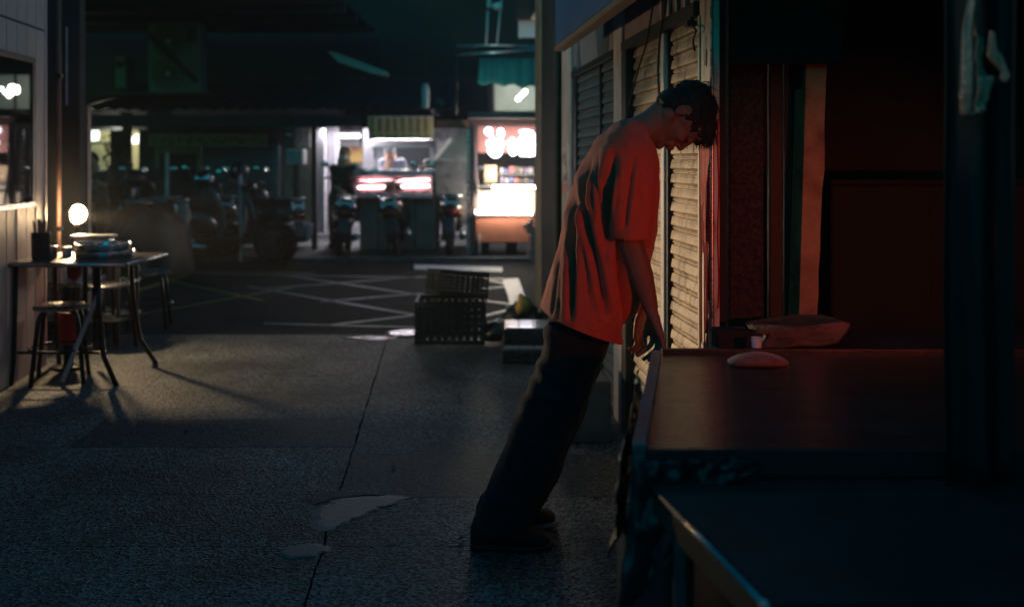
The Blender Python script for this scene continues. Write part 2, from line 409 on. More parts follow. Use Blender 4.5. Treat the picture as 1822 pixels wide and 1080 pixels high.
# slat profile, shared
PITCH = .0570
prof = [(0,0),(.013,.002),(.0175,.0065),(.0180,.013),(.0150,.034),(.0118,.053),(.0095,.0615),(.001,.064),(.001,.070),(.0060,.0735),(.0068,.078),(.0060,.083),(.001,.0865),(0,.0905)]
def slat_mesh(a0, a1, m, seams=0):
    bm = new(); n = max(2, int((a1-a0)/.12)+1)
    rows = []; pr_ = [(v*.78, z*.0570/.0915) for v, z in prof]
    for i in range(n+1):
        a = a0+(a1-a0)*i/n; j = .0015*noise.noise(Vector((a*7, 1, 2)))
        rows.append([bm.verts.new((a, v+j, z)) for v, z in pr_])
    for p, q in zip(rows, rows[1:]):
        for k in range(len(prof)-1): bm.faces.new((p[k], p[k+1], q[k+1], q[k]))
    bmesh.ops.recalc_face_normals(bm, faces=bm.faces[:])
    if sum((f.normal.y for f in bm.faces)) < 0: bmesh.ops.reverse_faces(bm, faces=bm.faces[:])
    return bm
def leaf(label, Z0, Z1, m, ztop, v0=-.018, rows=34, holes=False):
    t = wall_thing('roller_shutter', label, 'roller shutter', 'roller shutters along the alley wall')
    a0, a1 = A_(Z0), A_(Z1); me = None
    for i in range(rows):
        z = .02+i*PITCH
        if z+PITCH > ztop+.03: break
        if me is None:
            s = obj('slat', slat_mesh(a0, a1, m), m, t, local=True, smooth=True, ang=50, recalc=False); me = s.data; s.location = (0, v0, z)
        else:
            s = inst('slat', me, t, (0, v0+rnd.uniform(-.0015,.0015), z), (rnd.uniform(-.02,.02),0,0))
    bm = new(); box(bm, a0, a1, v0+.002, v0+.03, .0, .022); obj('bottom_rail', bm, M['dark_metal'], t, local=True)
    if holes:
        for hz in (.42,.0):
            pass
    return t
L1 = leaf('worn beige shutter leaf nearest the leaning man\'s head, next to the red-streaked post', 3.60, 4.025, M['shutter'], 1.83)
L2 = leaf('worn beige shutter leaf behind the man\'s shoulders and hands, blue paint at its foot', 4.135, 4.70, M['shutter'], 1.83)
L3 = leaf('dull blue shutter leaf just beyond the pale post', 5.09, 5.47, M['shutter_blue'], 1.83)
L4 = leaf('dull blue shutter leaf at the far end of the wall, by the dark green frame', 5.52, 6.27, M['shutter_blue'], 1.83)
# lock holes as small dark eyelets
for L_, a, z in ((L2, A_(4.62), .455), (L1, A_(3.78), .53)):
    bm = new(); pts = [(a+.018*math.cos(k*math.pi/8), .003, z+.014*math.sin(k*math.pi/8)) for k in range(16)]
    tube(bm, pts, .0035, 5, closed=True); obj('lock_ring', bm, M['steel'], L_, local=True)
    bm = new(); ell(bm, (a, -.001, z), (.010,.004,.012), 10); obj('lock_slot', bm, M['rubber'], L_, local=True)

sf = wall_thing('shutter_frame', 'long shop front wall holding four roller shutters, with posts and a lintel', 'shop front')
def wpart(name, Z0, Z1, v0, v1, z0, z1, m, bev=.004, parent=None, label=None):
    bm = new(); box(bm, A_(Z0), A_(Z1), v0, v1, z0, z1)
    if bev: bevel(bm, bev)
    o = obj(name, bm, m, parent or sf, local=True)
    if label: o['label'] = label
    return o
wpart('wall', 3.60, 8.1, -.095, -.055, 0, 3.6, M['dark_wall'], 0)
wpart('post', 4.035, 4.06, -.03, .004, 0, 1.83, M['dark_frame'])
wpart('post', 4.068, 4.125, -.03, .012, 0, 1.83, M['pale_post'])
wpart('post', 4.71, 4.79, -.03, .03, 0, 1.83, M['dark_frame'])
wpart('post', 4.80, 4.87, -.03, .018, 0, 1.83, M['dark_frame'])
wpart('post', 4.88, 5.08, -.03, .012, 0, 3.0, M['pale_post'], label='pale post between the beige and the blue shutters')
wpart('post', 5.475, 5.515, -.03, .006, 0, 1.83, M['dark_frame'])
wpart('post', 6.28, 6.40, -.03, .006, 0, 1.9, M['dark_frame'])
wpart('lintel', 3.61, 4.87, -.03, .02, 1.832, 1.885, M['dark_frame'])
wpart('lintel', 5.09, 6.40, -.03, .018, 1.832, 1.875, M['dark_frame'])
wpart('mural_panel', 3.61, 4.87, -.05, .0, 1.887, 2.75, M['mural_pink'], label='pinkish boards above the beige shutters')
wpart('mural_panel', 5.09, 6.40, -.05, .0, 1.877, 2.75, M['mural'], label='grey painted panel with blue shapes above the blue shutters')
for Z in (3.66,3.76,3.88,4.0,4.12):
    wpart('batten', Z-.014, Z+.014, .0005, .014, 1.888, 2.75, M['pale_post'], .003)
wpart('wall_panel', 6.82, 7.18, -.053, -.02, 0, 3.6, M['dark_wall'])
# blue shapes painted on the grey panel
for pts in ([(5.55,1.88),(5.75,2.3),(5.62,2.6),(5.3,2.6),(5.22,2.2),(5.27,1.88)], [(6.12,1.88),(6.2,2.1),(6.28,1.88)], [(5.12,2.25),(5.2,2.6),(5.1,2.6)]):
    bm = new(); ext(bm, [(A_(Z), .0035, z) for Z, z in pts], (0,-.003,0)); obj('painted_shape', bm, M['mural_blue'], sf, local=True)
# near frame post with the red streaks
fp = wall_thing('door_post', 'peeling pale wooden post the man leans on, streaked with red', 'post')
bm = new(); box(bm, A_(3.425), A_(3.595), -.018, .004, 0, 3.2)
bevel(bm, .005, 2); obj('post', bm, M['frame_wood'], fp, local=True)
bm = new(); box(bm, A_(3.425), A_(3.445), .0045, .012, 0, 3.2); bevel(bm, .003); obj('edge_strip', bm, M['steel'], fp, local=True)
bm = new(); box(bm, A_(3.575), A_(3.597), .0045, .010, 0, 1.83); bevel(bm, .003); obj('edge_strip', bm, M['frame_wood'], fp, local=True)
# peeled flakes
for i in range(18):
    a = A_(rnd.uniform(3.455, 3.565)); z = rnd.uniform(.5, 1.0) if i % 2 else rnd.uniform(1.5, 2.0); w = rnd.uniform(.005,.014); h = rnd.uniform(.01,.05)
    bm = new(); pts = [(a+w*math.cos(k)*rnd.uniform(.6,1), 0, z+h*math.sin(k)*rnd.uniform(.6,1)) for k in [j*math.pi/3.5 for j in range(7)]]
    ext(bm, [(p[0], .0065, p[2]) for p in pts], (0,-.002,0)); obj('paint_flake', bm, M['white_paint'] if i % 3 else M['dark_frame'], fp, local=True)
bm = new(); rows = []
for i in range(17):      # wide smear right under the head
    z = 1.42-.006*i; w0 = .048-.001*i
    rows.append([bm.verts.new((A_(3.512)+w0*(q/6-1)+.002*noise.noise(Vector((q, i*.4, 1))), .0052+.0018*noise.noise(Vector((q*1.7, i*.25, 3))), z-(.10*abs(noise.noise(Vector((q*1.9, 0, 7)))) if i == 16 else 0)+(.012*noise.noise(Vector((q*2.3, 3, 1)))))) for q in range(13)])
for p_, q_ in zip(rows, rows[1:]):
    for k in range(12): bm.faces.new((p_[k], p_[k+1], q_[k+1], q_[k]))
obj('red_smear', bm, M['blood'], fp, local=True, smooth=True)
# streaks: one wide smear below the head, then thin runs to the floor
def streak(a, z1, z0, w0, w1, seed):
    bm = new(); n = 26; rows = []
    for i in range(n+1):
        t = i/n; z = z1+(z0-z1)*t; w = (w0+(w1-w0)*min(1, t*2.2))*(1+.45*noise.noise(Vector((z*14, seed, 0)))); c = a+.004*noise.noise(Vector((z*5, seed, 4)))
        if i == n: w *= 1.3
        rows.append([bm.verts.new((c-w, .0046, z)), bm.verts.new((c-w*.45, .0075, z)), bm.verts.new((c+w*.45, .0075, z)), bm.verts.new((c+w, .0046, z))])
    for p, q in zip(rows, rows[1:]):
        for k in range(3): bm.faces.new((p[k], p[k+1], q[k+1], q[k]))
    return bm
zt = 1.37
for k, (Z, z0, w0, w1) in enumerate(((3.565,.62,.013,.0055),(3.545,.98,.014,.006),(3.528,.20,.015,.0055),(3.508,.70,.012,.0045),(3.492,.36,.013,.0045),(3.474,.82,.012,.0045),(3.458,.25,.010,.004),(3.553,1.15,.014,.008),(3.536,1.1,.009,.005),(3.519,1.02,.010,.006),(3.500,1.12,.009,.005),(3.483,1.05,.009,.005),(3.575,.9,.008,.004),(3.585,1.18,.006,.004))):
    obj('red_streak', streak(A_(Z), zt+rnd.uniform(-.03,.04), z0, w0*.7, w1*.75, k*3.1), M['blood'], fp, local=True, smooth=True)
# thin red line down the end face of the post
bm = new(); pts = [(A_(3.425)-.0015, -.012+.002*math.sin(i), 1.45-i*.05) for i in range(14)]
tube(bm, pts, .003, 5); obj('red_streak', bm, M['blood'], fp, local=True)
# far post with stuck-on poster
pp = wall_thing('shop_post', 'narrow grey post with torn posters beyond the blue shutters', 'post')
bm = new(); box(bm, A_(6.42), A_(6.80), -.05, .015, 0, 3.4); bevel(bm, .004); obj('post', bm, M['pale_post'], pp, local=True)
M['poster'] = mat('torn_poster', (.70,.68,.70), (.22,.20,.22), .6, 0, 14, .2, contrast=(.42,.52))
bm = new(); box(bm, A_(6.46), A_(6.76), .0155, .018, 1.08, 1.42); obj('poster', bm, M['poster'], pp, local=True)
bm = new(); ext(bm, [(A_(6.47), .021, z) for z in (1.10,)]+[(A_(6.75), .021, 1.09),(A_(6.73), .021, 1.17),(A_(6.6), .021, 1.15),(A_(6.48), .021, 1.19)], (0,-.0025,0))
obj('sticker', bm, mat('red_sticker', (.6,.10,.10), (.65,.5,.5), .5, 0, 18, 0), pp, local=True)
# building end column
ec = wall_thing('corner_column', 'dark corner column with a lit beige edge at the end of the shop front', 'column')
bm = new(); box(bm, A_(7.2), A_(7.9), -.10, .010, 0, 4.0); bevel(bm, .01); obj('column', bm, mat('corner_column', (.05,.055,.06), (.025,.03,.034), .6, 0, 5, .4, stretch=(1,1,.3)), ec, local=True)
bm = new(); box(bm, A_(7.92), A_(8.28), -.06, .014, 0, 4.0); bevel(bm, .006); obj('edge_trim', bm, mat('beige_trim', (.42,.34,.24), (.25,.2,.14), .55, 0, 6, .2), ec, local=True)
bm = new()
for z in (.6, 1.2, 1.8, 2.4): tube(bm, [(A_(7.05), .0, z-.6), (A_(7.05), .0, z)], .022, 8)
obj('drain_pipe', bm, M['dark_metal'], ec, local=True)
# projecting sign board above
sb = wall_thing('sign_board', 'weathered blue board projecting over the shutters, wooden lip below', 'sign board')
bm = new(); box(bm, A_(3.0), A_(5.5), .205, .25, 1.935, 2.9); bevel(bm, .006); obj('board', bm, M['sign_blue'], sb, local=True)
bm = new(); box(bm, A_(3.0), A_(5.5), .195, .257, 1.905, 1.933); bevel(bm, .006); obj('lip', bm, M['wood_lip'], sb, local=True)
# loose cables
cb = wall_thing('loose_cable', 'black cable looping down across the beige shutter, left of two', 'cable')
bm = new(); pts = [(A_(4.30-.02*i+.07*math.sin(i*.22)), .03+.008*math.sin(i*.8), 2.2-i*.028) for i in range(24)]
bm.free(); bm = new()
def cable(pp_, r=.0045, name='loose_cable'):
    out = []
    for i in range(len(pp_)-1):
        a, b = Vector(pp_[i]), Vector(pp_[i+1])
        for k in range(5): out.append(a.lerp(b, k/5))
    out.append(Vector(pp_[-1]))
    for _ in range(4): out = [out[0]]+[(out[i-1]+out[i]*2+out[i+1])/4 for i in range(1, len(out)-1)]+[out[-1]]
    b_ = new(); tube(b_, out, r, 6); return b_
def wp(px, py, v=.03):
    Z = wpx(px, v); return (A_(Z), v, EYE+(285-py)/F*Z)
o = obj('cable', cable([wp(1168,-30),(wp(1160,20)),(wp(1150,80)),(wp(1138,115)),(wp(1128,150)),wp(1118,190)]), M['rubber'], cb, local=True)
cb2 = wall_thing('loose_cable', 'black cable hanging straight down behind the man\'s neck, right of two', 'cable')
obj('cable', cable([wp(1188,-30),wp(1184,20),wp(1176,50),wp(1172,90),wp(1170,130),wp(1173,175)]), M['rubber'], cb2, local=True)
cb3 = wall_thing('wire_tangle', 'short tangle of dark wire hooked at the shutter corner above his head', 'wire')
obj('cable', cable([wp(1232,25,.01),wp(1228,45,.02),wp(1240,55,.03),wp(1232,70,.02),wp(1236,92,.01)], .004), M['rubber'], cb3, local=True)
bm = new(); box(bm, A_(3.66), A_(3.70), .0, .03, 1.80, 1.825); obj('bracket', bm, M['dark_metal'], cb3, local=True)

# concrete block at the foot of the shutters
t = thing('concrete_block', 'grey concrete block on the ground behind the man\'s knees', 'block')
bm = new(); Yb = 4.6
a = P(1000,795,Yb); b = P(1088,795,Yb)
ext(bm, [(a.x-.05,Yb,0),(b.x,Yb,0),(b.x-.0,Yb,.288),(a.x+.01,Yb,.288)], (-.03,.42,0)); bevel(bm, .014, 2)
obj('block', bm, M['cement'], t)

# ================================================================== RIGHT RECESS (doorway) behind the table
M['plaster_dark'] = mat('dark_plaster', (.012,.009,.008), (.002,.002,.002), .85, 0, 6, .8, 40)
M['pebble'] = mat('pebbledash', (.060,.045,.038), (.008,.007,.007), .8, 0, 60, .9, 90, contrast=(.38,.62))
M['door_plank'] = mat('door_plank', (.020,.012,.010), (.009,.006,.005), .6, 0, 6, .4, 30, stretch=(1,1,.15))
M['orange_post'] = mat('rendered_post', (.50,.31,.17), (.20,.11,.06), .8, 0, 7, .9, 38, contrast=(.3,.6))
rw = thing('recess_wall', 'dark rendered wall behind the table, low part below a black opening', 'wall', (0,0,0))
def rpart(name, px0, px1, z0, z1, Y, t_, m, parent, bev=.005):
    bm = new(); box(bm, (px0-911)/F*Y, (px1-911)/F*Y, Y, Y+t_, z0, z1)
    if bev: bevel(bm, bev)
    return obj(name, bm, m, parent)
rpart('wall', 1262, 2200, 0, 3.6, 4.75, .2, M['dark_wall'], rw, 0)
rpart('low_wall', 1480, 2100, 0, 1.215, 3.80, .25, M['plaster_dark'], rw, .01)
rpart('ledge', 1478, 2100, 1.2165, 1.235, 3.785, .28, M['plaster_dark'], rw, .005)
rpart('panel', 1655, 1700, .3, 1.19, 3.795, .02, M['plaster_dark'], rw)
t = thing('pilaster', 'narrow speckled pebbledash pilaster right of the red-streaked post', 'pilaster'); 
rpart('pilaster', 1297, 1360, 0, 3.2, 3.72, .3, M['pebble'], t, .008)
t = thing('plank_door', 'dark brown plank door standing between pilaster and rendered post', 'door')
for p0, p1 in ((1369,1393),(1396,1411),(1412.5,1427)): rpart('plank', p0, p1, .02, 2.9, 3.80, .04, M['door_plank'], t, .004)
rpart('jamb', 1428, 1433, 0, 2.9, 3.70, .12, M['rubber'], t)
t = thing('shade_board', 'added dark board standing in for shade above the plank door and rendered post', 'board')
rpart('header', 1297, 1500, 1.66, 2.17, 3.60, .05, M['plaster_dark'], t)  # dark sheet in place of the shade over door and post
t = thing('rendered_post', 'rough rendered post with a broken right edge beside the plank door', 'post')
bm = new(); Y = 3.66; L_, Rr = [], []
for i in range(40):
    z = i*.075; py = 285-(z-EYE)*F/Y
    e = 7*noise.noise(Vector((z*5, 0, 7)))+4*noise.noise(Vector((z*19, 2, 7)))
    lo = 1434-(z-1.2)*0; x0 = (lo+(z-1.6)*14-911)/F*Y; x1 = (1470+(z-1.6)*18+e*(1 if z < 1.35 else .2)-911)/F*Y
    L_.append((x0, Y, z)); Rr.append((x1, Y, z))
ext(bm, L_+Rr[::-1], (0,.14,0)); obj('post', bm, M['orange_post'], t)
# overhead beam that hides the top of the recess
t = thing('overhead_beam', 'dark beam across the top of the recess above the table', 'beam')
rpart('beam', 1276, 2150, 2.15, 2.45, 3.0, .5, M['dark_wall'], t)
# side wall closing the right-hand side, out of the lamp's reach
bm = new(); box(bm, 3.2, 3.35, -1.5, 4.9, 0, 3.6); tag(obj('side_wall', bm, M['dark_wall']), 'black side wall closing the recess at the right edge', 'wall')
bm = new(); box(bm, .95, 3.4, -6.9, 5.2, 2.62, 2.7); tag(obj('shade_roof', bm, M['dark_wall']), 'added flat dark roof keeping sky light off the tables and the recess', 'roof').name = 'shade_canopy'  # added out of view to block sky light over the recess
bm = new(); box(bm, .735, 3.1, 2.05, 4.7, 2.18, 2.24); tag(obj('shade_cover', bm, M['dark_tin']), 'added low dark cover shading the steel table and the recess', 'cover')  # unseen cover added to cut the sky light on post and table
bm = new(); box(bm, -14, 14, -7.4, -7.0, 0, 3.4); tag(obj('rear_building', bm, M['dark_wall']), 'dark building closing the alley behind the photographer', 'building')
bm = new(); box(bm, -9.5, -9.2, -7, 8, 0, 5.0); tag(obj('left_building', bm, M['dark_wall']), 'dark building behind the pink kiosk', 'building')

# bench behind the table with its stone slab and bits
t = thing('back_bench', 'low dark bench standing between the table and the wall', 'bench')
bm = new(); box(bm, .74, 2.0, 2.98, 3.56, .66, .70); bevel(bm, .006); obj('bench_top', bm, M['dark_wall'], t)
for x in (.78,1.9):
    for y in (3.02,3.5): bm = new(); box(bm, x-.025, x+.025, y-.025, y+.025, 0, .66); obj('leg', bm, M['dark_metal'], t)
M['stone'] = mat('red_brown_stone', (.20,.12,.09), (.06,.04,.03), .8, 0, 9, .8, 50)
bm = new(); Y = 3.2
pts = [P(1355,622,Y), P(1372,598,Y), P(1345,592,Y), P(1350,586,Y), P(1500,574,Y), P(1518,580,Y), P(1512,592,Y), P(1490,611,Y)]
ext(bm, pts, (0,.2,0)); bevel(bm, .006, 1); bmesh.ops.triangulate(bm, faces=bm.faces[:]); bmesh.ops.subdivide_edges(bm, edges=bm.edges[:], cuts=3, use_grid_fill=True)
for v in bm.verts: v.co += Vector((noise.noise(v.co*22)*.010, noise.noise(v.co*25+Vector((5,0,0)))*.008, (noise.noise(v.co*20+Vector((0,9,0)))-.1)*.012))
o = tag(obj('stone_slab', bm, M['stone']), 'rough red brown stone slab lying on the bench behind the table', 'stone slab')
o.location.z -= 0.0
t = thing('plastic_cup', 'small clear plastic cup standing left of the stone slab', 'cup', (P(1346,612,3.12).x, 3.12, .70))
bm = new(); lathe(bm, [(.012,0),(.014,.002),(.018,.055),(.0165,.055),(.0125,.004)], 14); obj('cup', bm, M['white_paint'], t, local=True, smooth=True)
t = thing('brick_bit', 'dark broken brick lying on the bench in front of the pilaster', 'brick', (P(1310,600,3.2).x, 3.25, .70))
bm = new(); box(bm, -.06,.05,-.05,.05,0,.06); bevel(bm,.008,2); obj('brick', bm, M['plaster_dark'], t, local=True)

# ================================================================== TABLES IN FRONT
M['table_top'] = mat('scratched_steel_top', (.22,.20,.18), (.12,.11,.10), .16, .70, 5, .25, 26, stretch=(.6,7,1), rvar=.08)
M['table_rim'] = mat('worn_rim', (.22,.21,.23), (.12,.11,.12), .42, .4, 12, .2)
M['black_top'] = mat('matt_black_top', (.020,.030,.030), (.012,.018,.019), .7, 0, 8, .2)
fl, bl = Vector((.2327,1.926,.75)), Vector((.404,2.875,.75)); fr, br = Vector((2.1,1.926,.75)), Vector((2.1,2.875,.75))
t = thing('steel_table', 'long steel topped work table with a raised rim in front of the man', 'table', (1.1,2.4,0))
bm = new(); poly(bm, [fl, fr, br, bl], .012); obj('tabletop', bm, M['table_top'], t)
def bar(p, q, w, z0, z1):
    d = (q-p); d.z = 0; d.normalize(); n_ = Vector((-d.y, d.x, 0))*w
    b_ = new(); ext(b_, [Vector((v.x,v.y,z0)) for v in (p, q, q+n_, p+n_)], (0,0,z1-z0)); bevel(b_, .003, 2); return b_
obj('rim', bar(bl+Vector((0,.0,0)), fl, -.027*-1, .70, .762), M['table_rim'], t)['label'] = 'pale rim along the left end of the table'
obj('rim', bar(fl+Vector((.03,-.012,0)), fr+Vector((0,-.012,0)), .012, .70, .753), M['black_top'], t)
obj('rim', bar(bl+Vector((.03,.0,0)), br, .022, .70, .764), M['dark_metal'], t)
bm = new(); box(bm, .29, 2.05, 1.96, 1.98, .60, .70); obj('apron', bm, M['dark_metal'], t)
for x, y in ((.34,1.99),(.49,2.82),(2.0,1.99),(2.0,2.82)):
    bm = new(); box(bm, x-.02, x+.02, y-.02, y+.02, 0, .735); obj('leg', bm, M['dark_metal'], t)
bm = new(); box(bm, .36, 2.0, 2.0, 2.8, .25, .27); obj('shelf', bm, M['dark_metal'], t)
# smooth rounded sack/loaf-like thing on it
bm = new(); c = P(1354,650,2.70)  # lies near the back rim
for k in range(1):
    secs = []
    for i in range(11):
        s = i/10; x = (-.083+.166*s); h = (.0165*math.sin(math.pi*min(1, s*.93+.06))**.55)
        secs.append(((c.x+x, 2.72+.008*s, .751+h*.9), (0,.052*math.sin(math.pi*min(1,max(.04,s)))**.5+.004,0), (0,0,h*.95+.002)))
    loft(bm, secs, 18, 2.2)
tag(obj('red_pebble_sack', bm, mat('red_cloth_sack', (.30,.13,.09), (.15,.06,.04), .8, 0, 14, .5, 50, sheen=.3), smooth=True), 'small flat rounded red sack lying on the steel table top', 'sack').name = 'small_sack'

# second, nearer table
t = thing('black_table', 'matt black table nearest the camera with a bright metal corner edge', 'table', (1.2,1.6,0))
c1, c2 = Vector((.263,1.905,.70)), Vector((.356,1.37,.70)); c3, c4 = Vector((2.1,1.905,.70)), Vector((2.1,1.37,.70))
bm = new(); poly(bm, [c1, c2, c4, c3][::-1], .02); obj('tabletop', bm, M['black_top'], t)
bm = new(); tube(bm, [c1+Vector((-.006,0,-.004)), c2+Vector((-.006,0,-.004))], .0052, 10); obj('edge_bar', bm, M['steel'], t, smooth=True)
bm = new(); ell(bm, c2+Vector((-.006,0,-.004)), (.009,.009,.009)); obj('corner_knob', bm, M['steel'], t, smooth=True)
obj('side_panel', bar(c2+Vector((.012,0,0)), c1+Vector((.012,0,0)), .01, .635, .679), mat('brown_side', (.09,.065,.045), (.05,.035,.025), .6), t)
for p in (c1+Vector((.05,-.05,0)), c2+Vector((.05,.12,0))):
    bm = new(); box(bm, p.x-.012, p.x+.012, p.y-.012, p.y+.012, 0, .68); bevel(bm, .003); obj('leg', bm, M['table_rim'], t)
for x, y in ((2.0,1.85),(2.0,1.42)):
    bm = new(); box(bm, x-.012, x+.012, y-.012, y+.012, 0, .68); obj('leg', bm, M['table_rim'], t)

# crumpled clear plastic sheet hanging from the corner of the steel table
def crumple(bm, fn, nu, nv):
    g = [[bm.verts.new(fn(i/nu, j/nv)) for j in range(nv+1)] for i in range(nu+1)]
    for i in range(nu):
        for j in range(nv): bm.faces.new((g[i][j], g[i+1][j], g[i+1][j+1], g[i][j+1]))
    return bm
M['plastic_sheet'] = mat('crumpled_plastic', (.035,.036,.042), (.012,.013,.016), .42, 0, 8, .1, 20, spec=.5)
def sheet(u, v):
    # u along the front edge, v downward
    x = .228+u*.24; y = 1.90+.05*(1-u)*0; z = .742-v*(.26*(1-u)**1.2+.035)
    k = noise.noise(Vector((u*7, v*5, 1)))*.02+noise.noise(Vector((u*17, v*13, 5)))*.010
    x += -.016*v*(1-u)*2+.5*k*(1-u); y += -.012-.03*v*(1-u)+k
    return Vector((x, y, z))
bm = new(); crumple(bm, sheet, 40, 22)
def sheet2(u, v):
    x = .223+.150*u*.9; y = 1.91+.8*u; z = .742-v*(.20+.06*noise.noise(Vector((u*6,2,2))))
    k = noise.noise(Vector((u*9, v*6, 8)))*.018
    return Vector((x-.012-.02*v*(1-u)+k, y, z))
crumple(bm, sheet2, 30, 14)
o = obj('plastic_sheet', bm, M['plastic_sheet'], smooth=True, recalc=False)
md = o.modifiers.new('thick', 'SOLIDIFY'); md.thickness = .0015
tag(o, 'crumpled shiny plastic sheet hanging over the corner of the steel table', 'plastic sheet')
# white box under it
bm = new(); Y = 2.02; a, b = P(1116,975,Y), P(1182,952,Y); box(bm, a.x, b.x+.05, Y, Y+.2, 0, b.z); bevel(bm, .006)
tag(obj('foam_box', bm, M['cement']), 'dull grey foam box standing under the corner of the steel table', 'box')

# hanging tarp and torn plastic at the right edge
M['tarp'] = mat('dark_green_tarp', (.010,.020,.019), (.005,.010,.010), .7, 0, 4, .4, 14, stretch=(3,3,.5))
def tarp(u, v):
    Y = 1.86; x = P(1686+118*u+6*v, 0, Y).x; z = .702+v*2.1
    return Vector((x, Y+.018*math.sin(u*9+v*1.5)+.02*noise.noise(Vector((u*3, v*3, 3))), z))
bm = new(); crumple(bm, tarp, 30, 40); o = obj('hanging_tarp', bm, M['tarp'], smooth=True, recalc=False)
md = o.modifiers.new('thick', 'SOLIDIFY'); md.thickness = .004
tag(o, 'dark green tarp hanging down onto the black table at the right', 'tarp')
M['torn_plastic'] = mat('torn_dirty_plastic', (.80,.60,.48), (.42,.28,.20), .35, 0, 7, .9, 30, spec=.7)
bm = new(); Y = 1.80
outl = [(1722,-60),(1722,0),(1714,50),(1711,110),(1709,160),(1710,203),(1722,208),(1736,200),(1745,202),(1754,203),(1756,196),(1748,192),(1752,186),(1762,176),(1766,160),(1774,145),(1772,136),(1756,138),(1742,118),(1744,104),(1752,90),(1748,68),(1740,60),(1738,20),(1744,0),(1750,-60)]
cx_ = 1730
rings = []
for s in (1.0, .72, .42, .15):
    ring = []
    for i, (x, y) in enumerate(outl):
        xx = cx_+(x-cx_)*s; p = P(xx, y, Y); p.y += -.012*(1-s)+.016*noise.noise(Vector((xx*.06, y*.045, 3)))+.008*noise.noise(Vector((xx*.2, y*.16, 3)))
        ring.append(bm.verts.new(p))
    rings.append(ring)
for a, b in zip(rings, rings[1:]):
    for k in range(len(a)-1): bm.faces.new((a[k], a[k+1], b[k+1], b[k]))
o = obj('torn_plastic', bm, M['torn_plastic'], smooth=True, recalc=False); md = o.modifiers.new('thick', 'SOLIDIFY'); md.thickness = .002
tag(o, 'torn dirty plastic strip hanging in front of the green tarp', 'torn plastic')
bm = new()
outl = [(1765,55),(1770,58),(1774,90),(1782,98),(1790,118),(1797,135),(1790,146),(1782,140),(1786,128),(1776,118),(1760,100),(1762,80)]
ext(bm, [P(x,y,1.79) for x,y in outl], (0,.01,0))
tag(obj('torn_plastic', bm, M['torn_plastic']), 'smaller curled scrap of plastic right of the hanging strip', 'torn plastic')

# added slotted housing that trims the red beam, unseen to the right
t = thing('baffle', 'added light-shaping slotted lantern with a red lamp behind the green tarp', 'baffle', RED, R(15))
D_ = .12
def ang(a): return D_*math.tan(R(a))
for nm, x0, x1, z0, z1 in (('top_flap', -.16, .16, ang(8.0), .14), ('bottom_flap', -.16, .16, -.14, -ang(15.0))):
    bm = new(); box(bm, x0, x1, D_, D_+.003, z0, z1); obj(nm, bm, M['rubber'], t, local=True)
for nm, b_ in (('side', (-.163,-.160,-.1,D_,-.14,.14)), ('side', (.160,.163,-.1,D_,-.14,.14)), ('lid', (-.16,.16,-.1,D_,.14,.143)), ('base', (-.16,.16,-.1,D_,-.143,-.14)), ('back', (-.16,.16,-.103,-.1,-.14,.14))):
    bm = new(); box(bm, *b_); obj(nm, bm, M['rubber'], t, local=True)
bm = new(); tube(bm, [(0,0,.143),(0,0,1.44)], .006, 6); obj('rod', bm, M['dark_metal'], t, local=True)
# overhead lamp of the alley, above the frame
t = thing('alley_lamp', 'white batten lamp hanging high over the middle of the alley', 'lamp', (-.75, 5.7, 3.9))
bm = new(); box(bm, -.35, .35, -.06, .06, 3.74-3.9, 3.80-3.9); bevel(bm, .01); obj('housing', bm, M['white_paint'], t, local=True)
for x in (-.25,.25):
    bm = new(); tube(bm, [(x,0,-.09),(x,0,1.2)], .006, 6); obj('rod', bm, M['dark_metal'], t, local=True)

# small litter on the paving
M['leaf'] = mat('dry_leaf', (.20,.13,.05), (.10,.07,.03), .7)
for i, (x, y, lab) in enumerate(((1060,887,'small curled dry leaf on the ground right of the man\'s shoes'),(700,830,'dry leaf on the smooth patch left of the man\'s legs'),(330,770,'dry leaf on the long dark patch at the left'),(820,960,'tiny dry leaf just left of the man\'s heels'))):
    c = G(x, y); bm = new(); a = i*1.3; L = .022
    u_ = Vector((math.cos(a), math.sin(a), 0)); w_ = Vector((-math.sin(a), math.cos(a), 0))
    v = [bm.verts.new(c+u_*p+w_*q+Vector((0,0,z))) for p, q, z in ((-L,0,.004),(-.3*L,.4*L,.010),(L,0,.006),(-.3*L,-.4*L,.009),(0,0,.002))]
    for k in range(4): bm.faces.new((v[k], v[(k+1)%4], v[4]))
    o = tag(obj('dry_leaf', bm, M['leaf']), lab, 'leaf'); md = o.modifiers.new('thick','SOLIDIFY'); md.thickness = .001

t = thing('added_spot_fixture', 'added small black spot lamp that lights the torn plastic, out of frame', 'lamp', (-1.9, .9, 2.55))
d_ = (Vector((.84,1.81,1.72))-Vector((-1.9,.9,2.55))).normalized()
bm = new(); tube(bm, [-d_*.10, -d_*.03, d_*.04], [.03,.045,.05], 14, cap=False); o = obj('shade', bm, M['rubber'], t, local=True, smooth=True); md = o.modifiers.new('thick','SOLIDIFY'); md.thickness = .002
bm = new(); tube(bm, [-d_*.10, -d_*.10+Vector((-.9,0,.25))], .009, 6); obj('arm', bm, M['dark_metal'], t, local=True)

